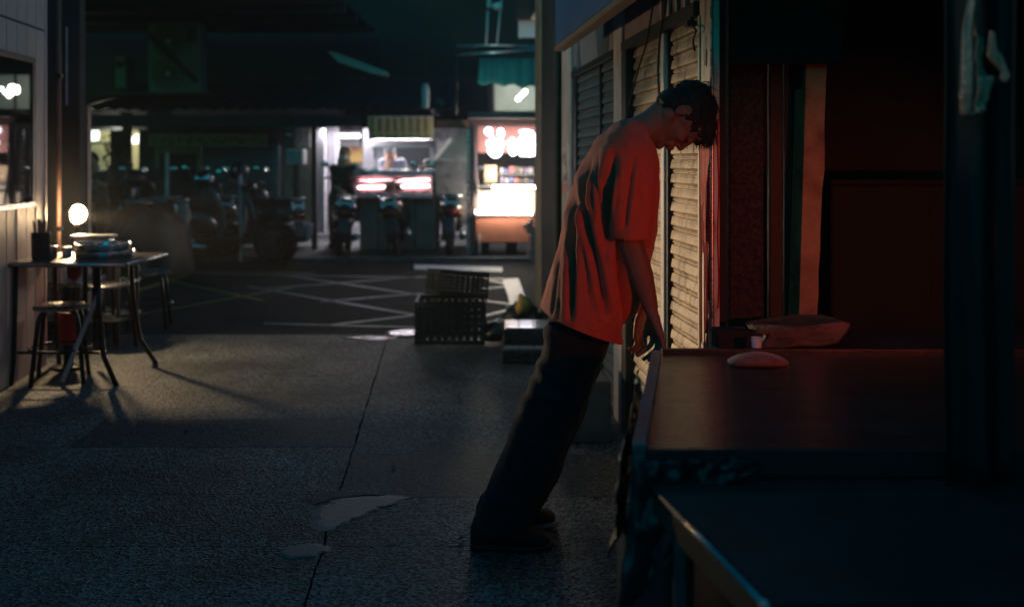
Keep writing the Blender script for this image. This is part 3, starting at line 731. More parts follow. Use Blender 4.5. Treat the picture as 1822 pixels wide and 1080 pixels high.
# ================================================================== LEFT: pink boarded kiosk
def lpx(px): return -2.334/((px-911)/F+.1016)
LORG = Vector((-2.98, 6.36, 0)); L_ROT = U_ROT      # a = away, local v>0 points away from the alley (to the left)
def LA(Z): return (Z-6.36)/.9949
M['pink_board'] = mat('pink_board', (.72,.52,.50), (.56,.40,.39), .55, 0, 3, .25, 40, stretch=(2,2,.4))
M['left_dark'] = mat('kiosk_dark', (.05,.05,.05), (.03,.03,.03), .8, 0, 4, .2)
ki = thing('kiosk', 'pink boarded kiosk wall with a dark framed window at the left', 'kiosk', LORG, L_ROT)
def kpart(name, Z0, Z1, v0, v1, z0, z1, m, bev=.003):
    bm = new(); box(bm, LA(Z0), LA(Z1), v0, v1, z0, z1)
    if bev: bevel(bm, bev)
    return obj(name, bm, m, ki, local=True)
kpart('wall', 1.0, 6.33, .10, .2, 0, 1.04, M['left_dark'], 0)
kpart('wall', 1.0, 6.33, .10, .2, 1.95, 3.4, M['left_dark'], 0)
kpart('back_wall', 1.0, 6.30, 2.0, 2.1, 0, 3.4, M['left_dark'], 0)
kpart('end_wall', 6.20, 6.33, .201, 1.999, 0, 3.4, M['left_dark'], 0)
Z = 6.345; k = 0
WZ0, WZ1, WB, WT = 4.45, 6.17, 1.055, 1.90
me_b = {}
def board(Z0, Z1, z0, z1, key):
    w = Z1-Z0
    if key not in me_b:
        bm = new(); box(bm, .003, w/.9949-.003, 0, .018, 0, z1-z0); bevel(bm, .003)
        o = obj('board', bm, M['pink_board'], ki, local=True); me_b[key] = o.data; o.location = (LA(Z0), rnd.uniform(-.001,.001), z0)
    else:
        o = inst('board', me_b[key], ki, (LA(Z0), rnd.uniform(-.001,.001), z0))
while Z > 1.2:
    Z0 = Z-.150
    inwin = Z0 < WZ1 and Z > WZ0
    if not inwin: board(Z0, Z, 0, 2.125, 'full')
    else:
        board(Z0, Z, 0, 1.045, 'lo'); board(Z0, Z, 1.91, 2.125, 'mid')
    board(Z0, Z, 2.137, 3.4, 'hi')
    Z = Z0
kpart('corner_trim', 6.347, 6.38, -.004, .07, 0, 3.4, M['pink_board'])
kpart('backing', 1.0, 6.34, .019, .05, 1.93, 3.4, M['left_dark'], 0)
kpart('backing', 1.0, 6.34, .019, .05, 0, 1.04, M['left_dark'], 0)
kpart('window_frame', WZ0, WZ1, -.012, .03, 1.905, 1.94, M['dark_frame'])
kpart('window_frame', WZ0, WZ1, -.012, .03, 1.02, 1.055, M['steel'])
kpart('window_frame', WZ1-.05, WZ1+.0, -.010, .031, 1.056, 1.904, M['dark_frame'])
kpart('window_frame', WZ0, WZ0+.05, -.010, .031, 1.056, 1.904, M['dark_frame'])
M['kiosk_glass'] = glass('kiosk_glass', (.35,.42,.42), .015, ior=2.3)
bm = new(); box(bm, -.86, .86, 0, .004, 1.057, 1.903)
o = obj('pane', bm, M['kiosk_glass'], ki, local=True); o.location = ((LA(WZ0)+LA(WZ1))/2, .012, 0); o.rotation_euler = (0,0,R(-1.2))
# things seen inside: lit shelf and little lamp
kpart('inside_shelf', 4.6, 6.1, .35, .7, 1.02, 1.05, M['steel'])
# gutter pipe and dark recess behind the kiosk corner
t = thing('downpipe', 'thin brown metal pole running up behind the kiosk corner', 'pole', P(105,285,7.2)*Vector((1,1,0)) if False else (P(105,285,7.2).x, 7.2, 0))
bm = new(); tube(bm, [(0,0,0),(0,0,3.4)], .016, 10); obj('pole', bm, mat('brown_pole', (.30,.17,.13), (.2,.11,.08), .5, 0, 9, .2), t, local=True, smooth=True, ang=40)
for z in (.8,1.9): 
    bm = new(); box(bm, -.022, .022, -.022, .022, z, z+.03); obj('clamp', bm, M['dark_metal'], t, local=True)
bm = new(); box(bm, -5.6, -3.30, 7.6, 7.7, 0, 3.5); tag(obj('side_building', bm, M['dark_wall']), 'black side of the building behind the pink kiosk', 'building')
t = thing('thin_post', 'thin pale upright hanging rod behind the kiosk', 'rod', (P(124,285,7.55).x, 7.5, 0))
bm = new(); tube(bm, [(0,0,1.72),(0.0,0,2.31)], .007, 8); obj('rod', bm, M['pale_post'], t, local=True)
# glazed folding door behind
t = thing('folding_glass_door', 'grey glazed door with a reddish edge behind the pole', 'door', (P(135,285,8.3).x, 8.3, 0))
X0, X1 = (112-911)/F*8.3, (151-911)/F*8.3
bm = new(); box(bm, X0, X1, 8.3, 8.34, .1, 1.73); bevel(bm, .004); obj('door_leaf', bm, mat('door_grey', (.10,.12,.14), (.07,.08,.10), .4, 0, 5, .1), t)
for a, b in ((1.30,1.68),(.98,1.26),(.55,.94)):
    bm = new(); box(bm, X0+.03, X1-.03, 8.287, 8.299, a, b); obj('pane', bm, mat('door_pane', (.13,.15,.18), (.09,.1,.13), .15, 0, 3, 0), t)
bm = new(); box(bm, X1+.002, X1+.04, 8.26, 8.34, 0, 1.76); bevel(bm, .006); obj('edge_post', bm, mat('red_brown_edge', (.42,.20,.16), (.28,.14,.11), .5, 0, 9, .2), t)

# ================================================================== LEFT TABLE
TX0, TX1, TY0, TY1, TZ = -3.05, -2.235, 5.78, 6.44, .715
M['worn_top'] = mat('worn_dark_top', (.10,.085,.07), (.05,.042,.035), .32, 0, 6, .2, 40)
M['leg_metal'] = mat('dark_leg', (.03,.035,.04), (.015,.018,.02), .35, .5, 8, .1)
t = thing('folding_table', 'folding street table with dark splayed legs beside the pink kiosk', 'table', (-2.63,6.1,0))
bm = new(); box(bm, TX0, TX1, TY0, TY1, TZ-.028, TZ); bevel(bm, .008, 2); obj('tabletop', bm, M['worn_top'], t)
bm = new(); tube(bm, [(TX0+.01,TY0-.004,TZ-.014),(TX1-.01,TY0-.004,TZ-.014)], .009, 8); tube(bm, [(TX1+.004,TY0,TZ-.014),(TX1+.004,TY1,TZ-.014)], .009, 8); obj('edge_band', bm, M['steel'], t, smooth=True)
for (x, y, sx, sy) in ((-2.92,5.86,-.0,-.06),(-2.44,5.86,.12,-.08),(-2.92,6.36,-.0,.06),(-2.44,6.36,.12,.06)):
    bm = new(); tube(bm, [(x,y,TZ-.03),(x+sx*.15,y+sy*.2,.42),(x+sx*.45,y+sy*.5,.16),(x+sx*1.2,y+sy,.0)], .0155, 8); obj('leg', bm, M['leg_metal'], t, smooth=True)
bm = new(); tube(bm, [(-2.93,5.9,.17),(-2.40,5.9,.17)], .010, 8); obj('stretcher', bm, M['leg_metal'], t)
bm = new(); tube(bm, [(-2.42,5.86,.56),(-2.62,5.80,.02)], .014, 6); obj('brace', bm, M['pale_post'], t)
for x in (-2.70,-2.64): bm = new(); tube(bm, [(x,6.3,TZ-.03),(x,6.3,.16)], .014, 6); obj('leg', bm, M['leg_metal'], t)

def pan(name, label, cat, c, prof, m, n=26, sm=True):
    t = thing(name, label, cat, c); bm = new(); lathe(bm, prof, n); obj('bowl', bm, m, t, local=True, smooth=sm, ang=50); return t
# stacked steel steamer trays, rims catching the bulb
t = thing('steamer_tray', 'wide round steel tray on the folding table right under the bulb', 'tray', (-2.50,6.12,TZ))
bm = new(); lathe(bm, [(.165,0),(.172,.012),(.172,.030),(.158,.030),(.155,.010)], 30); obj('tray', bm, M['chrome'], t, local=True, smooth=True, ang=40)
bm = new(); tube(bm, [(.174*math.cos(k*math.pi/16), .174*math.sin(k*math.pi/16), .034) for k in range(32)], .0065, 6, closed=True); obj('rim', bm, M['chrome'], t, local=True, smooth=True)
t2 = dup(t, (-2.52,6.14,TZ+.045), .4, 'upper round steel tray stacked on the wide tray under the bulb')
t2.scale = (.93,.93,1)
t = thing('cutting_board', 'pale board lying across the back of the folding table behind the trays', 'board', (-2.66,6.36,TZ))
bm = new(); box(bm, -.14,.12,-.06,.06,.10,.118); bevel(bm,.004); obj('board', bm, M['white_paint'], t, local=True)
bm = new(); box(bm, -.12,.10,-.05,.05,.0,.099); bevel(bm,.004); obj('box_below', bm, M['steel'], t, local=True)
for i, (x, y, z, w, lab) in enumerate(((-2.80,6.03,0,.05,'small steel tin on the table, left of the trays'),(-2.77,6.2,.0,.035,'small pale jar behind the steel tin on the table'))):
    t = thing('tin', lab, 'tin', (x,y,TZ)); bm = new(); lathe(bm, [(w*.8,0),(w*.85,.003),(w*.85,.07-.02*i),(w*.7,.075-.02*i)], 14); obj('tin', bm, M['steel'] if i == 0 else M['white_paint'], t, local=True, smooth=True, ang=40)
# bottle / chopstick jar with feathery brush, left
t = thing('utensil_jar', 'tall dark jar stuffed with chopsticks at the left end of the folding table', 'jar', (-2.83,5.98,TZ))
bm = new(); lathe(bm, [(.048,0),(.052,.01),(.055,.16),(.050,.16),(.046,.01)], 16); obj('jar', bm, mat('dark_jar', (.07,.06,.06), (.04,.035,.035), .3, 0, 9, 0), t, local=True, smooth=True, ang=50)
bm = new()
for i in range(26):
    a = i*2.4; r = .012+.030*((i*37 % 10)/10); tube(bm, [(r*math.cos(a)*.6, r*math.sin(a)*.6, .02), (r*math.cos(a)*1.25, r*math.sin(a)*1.25, .215+.03*((i*13 % 7)/7))], .0032, 5)
obj('chopsticks', bm, mat('chopstick', (.32,.27,.22), (.2,.16,.13), .6, 0, 9, 0), t, local=True)
# bare bulb on a short stand behind the table
t = thing('bare_bulb', 'glowing bare bulb on a short stand behind the folding table', 'bulb', (BULB.x, BULB.y, 0))
bm = new(); ell(bm, (0,0,BULB.z), (.036,.036,.040), 20); o = obj('bulb', bm, glow('bulb_glow', (1,.68,.36), 1800), t, local=True, smooth=True)
o.visible_shadow = True
bm = new(); lathe(bm, [(.016,BULB.z-.09),(.018,BULB.z-.085),(.018,BULB.z-.045),(.014,BULB.z-.040)], 12); obj('socket', bm, M['white_paint'], t, local=True)
bm = new(); tube(bm, [(0,0,0),(0,0,BULB.z-.09)], .008, 6); lathe(bm, [(.10,0),(.10,.012),(.01,.02)], 18); obj('stand', bm, M['leg_metal'], t, local=True)

bm = new()
for rr_, z_ in ((.02,-.05),(.045,-.03),(.055,.0)):
    pass
tube(bm, [(-.050,.040,BULB.z),(-.036,.029,BULB.z),(-.008,.006,BULB.z),(.022,-.017,BULB.z)], [.022,.045,.060,.070], 18, cap=False)
o = obj('reflector', bm, M['steel'], t, local=True, smooth=True); md = o.modifiers.new('thick','SOLIDIFY'); md.thickness = .002
# stools
def stool(label, loc, rz, top='steel'):
    t = thing('round_stool', label, 'stool', loc, rz, 'round stools by the folding table')
    bm = new(); lathe(bm, [(.135,.425),(.15,.430),(.152,.444),(.140,.452),(.06,.448),(.0001,.448)], 26); obj('seat', bm, M[top], t, local=True, smooth=True, ang=40)
    for k in range(4):
        a = math.pi/4+k*math.pi/2; c, s = math.cos(a), math.sin(a)
        bm = new(); tube(bm, [(.10*c,.10*s,.424),(.135*c,.135*s,.405),(.152*c,.152*s,.36),(.20*c,.20*s,0)], .0135, 8); obj('leg', bm, M['leg_metal'], t, local=True, smooth=True)
    bm = new(); tube(bm, [(.172*math.cos(k*math.pi/12), .172*math.sin(k*math.pi/12), .20) for k in range(24)], .007, 6, closed=True); obj('foot_ring', bm, M['leg_metal'], t, local=True, smooth=True)
    return t
s1 = stool('round steel stool nearest the camera, in front of the folding table', (-2.67,5.92-.12,0), .3)
s1.location = (P(112,548,5.95).x, 5.92, 0)
dup(s1, (P(190,500,6.95).x, 6.95, 0), .9, 'round steel stool glinting behind the folding table legs')
dup(s1, (P(266,480,7.75).x, 7.75, 0), .2, 'round dark stool standing alone right of the folding table')
dup(s1, (P(150,500,7.4).x, 7.4, 0), .5, 'round stool farthest back, half hidden under the bulb')
t = thing('red_bucket', 'small red bucket on the ground behind the nearest stool', 'bucket', (P(122,600,6.25).x, 6.25, 0))
bm = new(); lathe(bm, [(.045,.16),(.05,.165),(.062,.36),(.055,.36),(.042,.17)], 16); obj('bucket', bm, mat('red_plastic', (.45,.02,.02), (.3,.015,.015), .35, 0, 5, 0), t, local=True, smooth=True, ang=40)
bm = new(); lathe(bm, [(.09,0),(.09,.02),(.03,.03),(.03,.159)], 14); obj('stand', bm, M['leg_metal'], t, local=True)
# low shelf with bits behind the table, catching the lamp
t = thing('drinks_crate', 'low metal shelf of bottles and cans behind the folding table', 'shelf', (-2.95,7.15,0))
bm = new(); box(bm, -3.45,-2.75,6.98,7.38,.42,.44); box(bm,-3.45,-2.75,6.98,7.38,.18,.20); obj('shelf_board', bm, M['steel'], t)
for x in (-3.44,-2.78):
    for y in (6.99,7.35): bm = new(); box(bm, x, x+.02, y, y+.02, 0, .60); obj('leg', bm, M['leg_metal'], t)
for i in range(5):
    t = thing('can', ['dented steel can','white tin can','short brass can','tall steel can','squat dark can'][i]+' on the low shelf behind the folding table', 'can', (-3.36+i*.125, 7.1+.05*(i%2), .44))
    bm = new(); h = .09+.03*((i*7)%3); lathe(bm, [(.030,0),(.033,.004),(.033,h-.004),(.029,h)], 14); obj('can', bm, [M['steel'],M['white_paint'],M['chrome'],M['steel'],M['dark_metal']][i], t, local=True, smooth=True, ang=40)
# red cloth bag hung under tabletop
bm = new(); ell(bm, P(132,480,6.35), (.05,.03,.07), 12); o = tag(obj('red_bag', bm, mat('dark_red_bag', (.16,.03,.02), (.09,.015,.01), .6, 0, 9, .2), smooth=True), 'small dark red bag hanging under the folding table top', 'bag')

# ================================================================== CRATES and bits near the road
M['crate'] = mat('black_crate_plastic', (.03,.032,.035), (.015,.016,.018), .4, 0, 8, .1)
def crate_mesh(W, D, H, nbx=9, nby=6, nrow=4):
    th = .008; bm = new()
    box(bm, -W/2, W/2, -D/2, D/2, 0, th)
    for s in (-1, 1):
        for z0, z1 in ((0,.03),(H-.03,H)):
            y = s*(D/2-th/2); box(bm, -W/2, W/2, y-th/2, y+th/2, z0+.0005, z1)
            x = s*(W/2-th/2); box(bm, x-th/2, x+th/2, -D/2+th, D/2-th, z0+.0005, z1)
    return bm
def crate(label, loc, W, D, H, rot=(0,0,0), sw=.033):
    t = thing('plastic_crate', label, 'crate', loc, 0, 'black plastic crates by the road'); t.rotation_euler = rot
    obj('shell', crate_mesh(W, D, H), M['crate'], t, local=True)
    bar_me = None
    th = .006
    def strip(x0,x1,y0,y1,z0,z1):
        bm = new(); box(bm, x0,x1,y0,y1,z0,z1); obj('slat', bm, M['crate'], t, local=True)
    for s in (-1, 1):
        n = 9
        for i in range(n+1):
            x = -W/2+i*(W-sw)/n; strip(x, x+sw, s*(D/2-.006)-th/2, s*(D/2-.006)+th/2, .031, H-.031)
        for i in range(1, 5):
            z = .03+(H-.06)*i/5; strip(-W/2, W/2, s*(D/2-.013)-th/2, s*(D/2-.013)+th/2, z-sw*.45, z+sw*.45)
        n = 6
        for i in range(n+1):
            y = -D/2+.01+i*(D-.032)/n; strip(s*(W/2-.006)-th/2, s*(W/2-.006)+th/2, y, y+.012, .031, H-.031)
        for i in range(1, 5):
            z = .03+(H-.06)*i/5; strip(s*(W/2-.013)-th/2, s*(W/2-.013)+th/2, -D/2+.01, D/2-.01, z-.006, z+.006)
    return t
cx0 = (737-911)/F*7.05; cx1 = (862-911)/F*7.05
crate('large black plastic crate standing on the ground under the smaller tilted one', ((cx0+cx1)/2, 7.25, 0), cx1-cx0, .36, .305)
crate('smaller black plastic crate lying tilted on top of the large crate', (P(812,0,7.27).x, 7.27, .318), .38, .28, .185, (R(-5), R(7), R(24)), .011)
# dark bags behind crates, and low steps
M['bag_dark'] = mat('dark_bag', (.03,.04,.035), (.015,.02,.02), .35, 0, 10, .6, 30)
def lump(name, label, cat, c, r, m, seed, vox=.012, amp=.18):
    bm = new(); ell(bm, (0,0,0), r, 24)
    for v in bm.verts:
        k = 1+amp*noise.noise(v.co*14+Vector((seed,0,0)))+amp*.6*noise.noise(v.co*31+Vector((0,seed,0))); v.co *= k
        if v.co.z < -r[2]*.8: v.co.z = -r[2]*.8
    bm.transform(Matrix.Translation(Vector(c)))
    return tag(obj(name, bm, m, smooth=True), label, cat)
lump('rubbish_bag', 'low dark rubbish bag slumped right of the large crate', 'bag', P(893,590,7.0)+Vector((0,.15,-.02)), (.15,.12,.085), M['bag_dark'], 2, amp=.42)
lump('rubbish_bag', 'dark rubbish bag under the yellow bag by the corner column', 'bag', P(930,585,7.55)+Vector((0,.15,.0)), (.17,.13,.15), M['bag_dark'], 5, amp=.4)
M['yellow_bag'] = mat('yellow_plastic_bag', (.88,.50,.09), (.70,.36,.06), .35, 0, 9, .7, 25)
lump('yellow_bag', 'crumpled yellow plastic bag on the rubbish by the corner column', 'bag', P(931,543,7.62), (.060,.05,.085), M['yellow_bag'], 9, amp=.4)
t = thing('low_steps', 'two low tiled steps against the end of the shop front', 'steps', P(930,655,6.3)*Vector((1,1,0)))
X0, X1 = (892-911)/F*6.45, .40
bm = new(); box(bm, X0, X1, 6.40, 7.0, 0, .085); bevel(bm, .008); obj('lower_step', bm, M['slab_smooth'], t)
bm = new(); box(bm, X0+.01, X1, 6.62, 7.0, .086, .185); bevel(bm, .008); obj('upper_step', bm, M['slab_smooth'], t)
M['tile'] = mat('glazed_tile', (.50,.48,.52), (.35,.33,.37), .10, 0, 5, 0, rvar=.05, spec=.8)
tile_me = None
for i in range(4):
    for j in range(3):
        x = X0+.02+i*.098; y = 6.635+j*.115
        if tile_me is None:
            bm = new(); box(bm, 0,.093,0,.110,0,.006); bevel(bm,.0015); o = obj('tile', bm, M['tile'], t, local=True); tile_me = o.data; o.location = Vector((x,y,.186))-t.location
        else: inst('tile', tile_me, t, Vector((x,y,.186))-t.location)
for i in range(4): inst('tile', tile_me, t, Vector((X0+.02+i*.098, 6.43, .086))-t.location)

# ================================================================== FAR SIDE OF THE ROAD: building and stalls
def B(px0, px1, py0, py1, Y, t_, m, name, parent, bev=0, label=None):
    bm = new(); pbox(bm, px0, px1, py0, py1, Y, t_)
    if bev: bevel(bm, bev)
    o = obj(name, bm, m, parent)
    if label: o['label'] = label
    return o
def foot(px, Y, z=.03): return Vector(((px-911)/F*Y, Y, z))
fb = thing('far_building', 'dark building rising over the stalls across the road', 'building', (0,18,0))
bm = new(); box(bm, -14, 14, 18.0, 18.3, 0, 9); obj('wall', bm, mat('very_dark_wall', (.014,.016,.020), (.006,.007,.009), .9, 0, 2, .3), fb)  # very dark base colour, little variation
bm = new(); box(bm, -14, -2.9, 17.2, 17.35, 0, 2.35); obj('lower_wall', bm, M['dark_wall'], fb)
B(-20, 118, 120, 205, 15.0, .2, M['dark_wall'], 'balcony', fb)
# tin canopies above stalls
cn = thing('tin_canopy', 'dark corrugated tin canopy over the stalls, running under the building', 'canopy', (0,14,2))
CW = None
xs0, xs1 = (120-911)/F*14.2, (832-911)/F*14.2
n = int((xs1-xs0)/.20)
for i in range(n):
    if CW is None:
        bm = new(); pts = [(.2*k/8, 0, .018*math.sin(k*math.pi/4)) for k in range(9)]
        r0 = [bm.verts.new((x,14.0,2.02+z)) for x,_,z in pts]; r1 = [bm.verts.new((x,17.9,2.75+z)) for x,_,z in pts]
        for k in range(8): bm.faces.new((r0[k], r0[k+1], r1[k+1], r1[k]))
        bm.transform(Matrix.Translation((-0,-14,-2)))
        o = obj('tin_sheet', bm, M['dark_tin'], cn, local=True, smooth=True); CW = o.data; o.location = (xs0,0,0)
    else: inst('tin_sheet', CW, cn, (xs0+i*.2, 0, rnd.uniform(-.01,.01)))
B(118, 640, 205, 226, 13.95, .04, M['dark_wall'], 'fascia', cn)
B(640, 834, 212, 228, 14.3, .04, M['plaster_dark'], 'fascia', cn)
# a high roof over the lane, top left, with rafters
cr_ = thing('lane_roof', 'dark open roof with wooden rafters high over the far lane', 'roof', (-4,10,3.6))
bm = new(); box(bm, -9, -2.4, 8.2, 17.5, 3.55, 3.6); obj('sheet', bm, M['dark_tin'], cr_)
raf = None
for i in range(8):
    if raf is None:
        bm = new(); box(bm, -9+4, -2.4+4, 8.5-10, 8.6-10, -.18, -.06); raf = obj('rafter', bm, M['dark_tin'], cr_, local=True).data
    else: inst('rafter', raf, cr_, (0, i*1.15, 0))
# air conditioners
def aircon(label, px0, px1, py0, py1, Y, fans=2):
    t = thing('air_conditioner', label, 'air conditioner', P((px0+px1)/2, py1, Y))
    B(px0, px1, py0, py1, Y, .35, mat('aircon_case', (.16,.19,.19), (.11,.13,.13), .5, 0, 4, .1), 'case', t, .015)
    w = (px1-px0)/F*Y
    for k in range(fans):
        pc = P(px0+(px1-px0)*.40, py0+(py1-py0)*(.27+.46*k), Y); r = w*.30
        bm = new()
        for rr in (.25,.5,.75,1.0): tube(bm, [(pc.x+r*rr*math.cos(a*math.pi/12), Y-.02, pc.z+r*rr*math.sin(a*math.pi/12)) for a in range(24)], .006, 5, closed=True)
        for a in range(12): tube(bm, [(pc.x,Y-.02,pc.z),(pc.x+r*math.cos(a*math.pi/6),Y-.02,pc.z+r*math.sin(a*math.pi/6))], .004, 4)
        obj('fan_grille', bm, M['dark_metal'], t)
        bm = new(); ell(bm, (pc.x, Y-.03, pc.z), (r*.18,.02,r*.18)); obj('fan_hub', bm, M['pale_post'], t)
    B(px0+(px1-px0)*.72, px0+(px1-px0)*.93, py0+(py1-py0)*.06, py0+(py1-py0)*.28, Y-.006, .005, M['dark_metal'], 'grille', t)
    return t
aircon('large twin fan air conditioner hanging on the dark building, upper left', 264, 356, 40, 166, 15.0)
t = aircon('small air conditioner in the gap left of the twin fan unit', 205, 225, 100, 158, 15.2, 1)
bm = new(); box(bm, P(190,0,15).x, P(380,0,15).x, 14.9, 15.5, P(0,170,15).z, P(0,166,15).z); tag(obj('aircon_shelf', bm, M['dark_metal']), 'dark steel shelf under the twin fan air conditioner', 'shelf')
bm = new(); ext(bm, [P(258,62,14.7), P(270,60,14.7), P(352,142,14.7), P(346,150,14.7)], (0,.05,0)); tag(obj('diagonal_strut', bm, M['rubber']), 'dark diagonal strut crossing the twin fan air conditioner', 'strut')
# unlit tube light
t = thing('tube_light', 'unlit tube light slanting in the dark above the middle stall', 'tube light', P(637,115,13.0))
bm = new(); ext(bm, [P(583,92,13), P(600,95,13), P(688,128,13), P(692,136,13), P(660,130,13), P(600,110,13)], (0,.08,0)); obj('housing', bm, mat('tube_housing', (.34,.40,.34), (.25,.3,.25), .4, 0, 5, 0), t)
bm = new(); tube(bm, [P(585,90,13), P(585,-60,13)], .006, 5); tube(bm, [P(680,124,13), P(680,-60,13)], .006, 5); obj('rod', bm, M['dark_metal'], t)
t = thing('bottle_lamp', 'small pale unlit lamp hanging above the stall sign', 'lamp', P(757,175,13.2))
bm = new(); tube(bm, [P(757,150,13.2), P(757,160,13.2), P(757,192,13.2)], [.035,.055,.05], 10); obj('lamp_shade', bm, M['pale_post'], t)
bm = new(); tube(bm, [P(757,150,13.2), P(757,-60,13.2)], .006, 5); obj('cord', bm, M['rubber'], t)

# ---- left part: lit window bay, person, dark shop
M['cream_lit'] = glow('lit_cream_wall', (.95,.85,.50), .55)
M['white_lit'] = glow('lit_lamp_panel', (.85,1.0,.95), 1.6)
lb = thing('lit_doorway', 'small lit shop interior seen behind posts at the far left', 'shop', foot(200,16.2))
B(150, 262, 205, 460, 16.6, .1, M['cream_lit'] if False else mat('cream_wall', (.62,.55,.32), (.5,.44,.25), .7, 0, 3, .1), 'wall', lb)
B(150, 262, 195, 232, 16.0, .1, M['dark_wall'], 'lintel', lb)
for a, b in ((196,217),(247,262),(217,232)): B(a, b, 232 if a != 217 else 200, 460, 15.6, .08, M['dark_wall'], 'post', lb)
B(217, 232, 200, 262, 15.55, .04, M['dark_wall'], 'panel', lb)
bm = new(); pts = [P(x,y,16.2) for x,y in ((160,222),(166,217),(173,224),(175,240),(173,250),(160,252))]; ext(bm, pts, (0,.05,0)); obj('lamp_panel', bm, M['white_lit'], lb)
bm = new(); pts = [P(x,y,16.2) for x,y in ((236,244),(246,238),(246,256),(234,256))]; ext(bm, pts, (0,.05,0)); obj('lamp_panel', bm, M['white_lit'], lb)
B(160, 200, 253, 257, 16.1, .04, M['dark_metal'], 'transom', lb)
lamp('lit_doorway_light', 'POINT', P(205,240,15.9), 22, (1,.93,.72), .1)
# potted tree-like dark shape between the windows
pl = thing('potted_plant', 'dark leafy plant between the two lit panes, far left', 'plant', foot(206,15.3))
bm = new(); tube(bm, [foot(208,15.3), P(208,300,15.3), P(203,250,15.3)], [.05,.04,.02], 6); obj('stem', bm, M['dark_wall'], pl)
bm = new(); rr = random.Random(3)
for i in range(150):
    c = P(rr.gauss(206,9), rr.gauss(275,26), 15.3+rr.uniform(-.25,.25)); d = Vector((rr.uniform(-1,1), rr.uniform(-1,1), rr.uniform(-1,.4))).normalized(); s = rr.uniform(.05,.11)
    w = d.cross(Vector((0,1,.3))).normalized()*s*.28
    bm.faces.new([bm.verts.new(c), bm.verts.new(c+d*s*.5+w), bm.verts.new(c+d*s), bm.verts.new(c+d*s*.5-w)])
obj('leaves', bm, mat('dark_leaf', (.02,.04,.02), (.01,.02,.01), .6), pl, recalc=False)['kind'] = 'stuff'

ds = thing('closed_shop', 'closed dark shop with a long faded sign and blue roller shutter', 'shop', foot(380,14.6))
B(262, 510, 225, 460, 15.2, .1, M['dark_wall'], 'wall', ds)
B(362, 498, 262, 450, 15.12, .04, mat('blue_green_shutter', (.03,.14,.17), (.02,.10,.125), .55, 0, 4, .2), 'shutter', ds)
sl = None
for i in range(20):
    z0 = P(0, 445, 15.0).z+i*.08
    if sl is None:
        bm = new(); a = P(363,0,15.1).x; b = P(497,0,15.1).x; box(bm, a-ds.location.x, b-ds.location.x, 15.09-14.6, 15.118-14.6, 0, .06); bevel(bm,.008); o = obj('slat', bm, bpy.data.materials['blue_green_shutter'], ds, local=True); sl = o.data; o.location = (0,0,z0-.03)
    else: inst('slat', sl, ds, (0,0,z0-.03))
for a, b, y0, y1 in ((276,284,262,300),(350,358,262,330)): B(a, b, y0, y1, 14.98, .05, mat('ochre_jamb', (.20,.18,.10), (.12,.11,.07), .7, 0, 5, 0), 'jamb', ds)
B(284, 350, 262, 274, 15.0, .05, bpy.data.materials['ochre_jamb'], 'header', ds)
B(300, 350, 276, 420, 15.19, .03, M['rubber'], 'doorway', ds)
M['old_sign'] = mat('faded_sign', (.20,.17,.08), (.13,.11,.06), .6, 0, 8, 0)
M['old_text'] = mat('faded_text', (.06,.05,.03), (.04,.03,.02), .6)
t = thing('faded_sign', 'long faded ochre sign with rows of small dark characters', 'sign', P(368,262,14.4))
B(264, 474, 238, 261, 14.42, .05, M['old_sign'], 'panel', t)
bm = new(); rr = random.Random(5)
for x in range(270, 470, 9):
    if 338 < x < 346: continue
    for q in range(5):
        a = x+rr.uniform(0,6); b_ = 249+rr.uniform(-5,5)
        pbox(bm, a, a+rr.choice((1,4)), b_, b_+rr.choice((1,5)), 14.41, .008)
obj('lettering', bm, M['old_text'], t)['kind'] = 'stuff'
# posts and bits between shop and stall
t = thing('white_marker_post', 'thin pale post on a white box base beside the blue shutter', 'post', foot(497,13.6))
bm = new(); tube(bm, [P(497,262,13.6), P(497,380,13.6)], .018, 8); obj('post', bm, mat('pink_grey_post', (.40,.30,.29), (.28,.2,.2), .5), t)
B(491, 505, 374, 440, 13.5, .12, M['white_paint'], 'base', t, .01)
bw = thing('beige_wall_pier', 'plain beige wall pier between the closed shop and the bright stall', 'wall', foot(532,14.6))
B(508, 556, 226, 412, 14.6, .3, mat('beige_wall', (.34,.32,.25), (.26,.24,.19), .75, 0, 3, .2), 'pier', bw)
B(525, 552, 228, 262, 14.55, .04, M['pale_post'], 'notice', bw)
bm = new(); tube(bm, [P(527,290,14.5), P(526,330,14.5), P(530,360,14.5), P(540,390,14.5)], .05, 8); obj('pipe', bm, M['dark_metal'], bw)
t = thing('meter_box', 'pale metal meter box fixed on the beige pier', 'box', P(524,295,14.3)); B(508, 541, 266, 294, 14.35, .2, M['white_paint'], 'case', t, .02); B(511, 538, 269, 291, 14.34, .008, M['pale_post'], 'door', t)
t = thing('wall_fan', 'dark round fan fixed above the meter box', 'fan', P(514,240,14.3))
bm = new(); c = P(514,241,14.25)
for rr_ in (.06,.12,.17): tube(bm, [(c.x+rr_*math.cos(a*math.pi/10), c.y, c.z+rr_*math.sin(a*math.pi/10)) for a in range(20)], .008, 5, closed=True)
obj('guard', bm, M['dark_metal'], t); bm = new(); ell(bm, c, (.05,.03,.05)); obj('hub', bm, M['steel'], t)
t = thing('white_basin', 'white basin on the ground at the foot of the beige pier', 'basin', foot(535,14.2)); bm = new(); lathe(bm, [(.14,.16),(.17,.18),(.19,.38),(.17,.38),(.13,.17)], 18); obj('basin', bm, M['white_paint'], t, local=True, smooth=True, ang=50)
t = thing('black_post', 'thick black post at the left edge of the bright stall', 'post', foot(558,14.3)); B(554, 563, 226, 455, 14.2, .12, M['dark_metal'], 'post', t, .01)

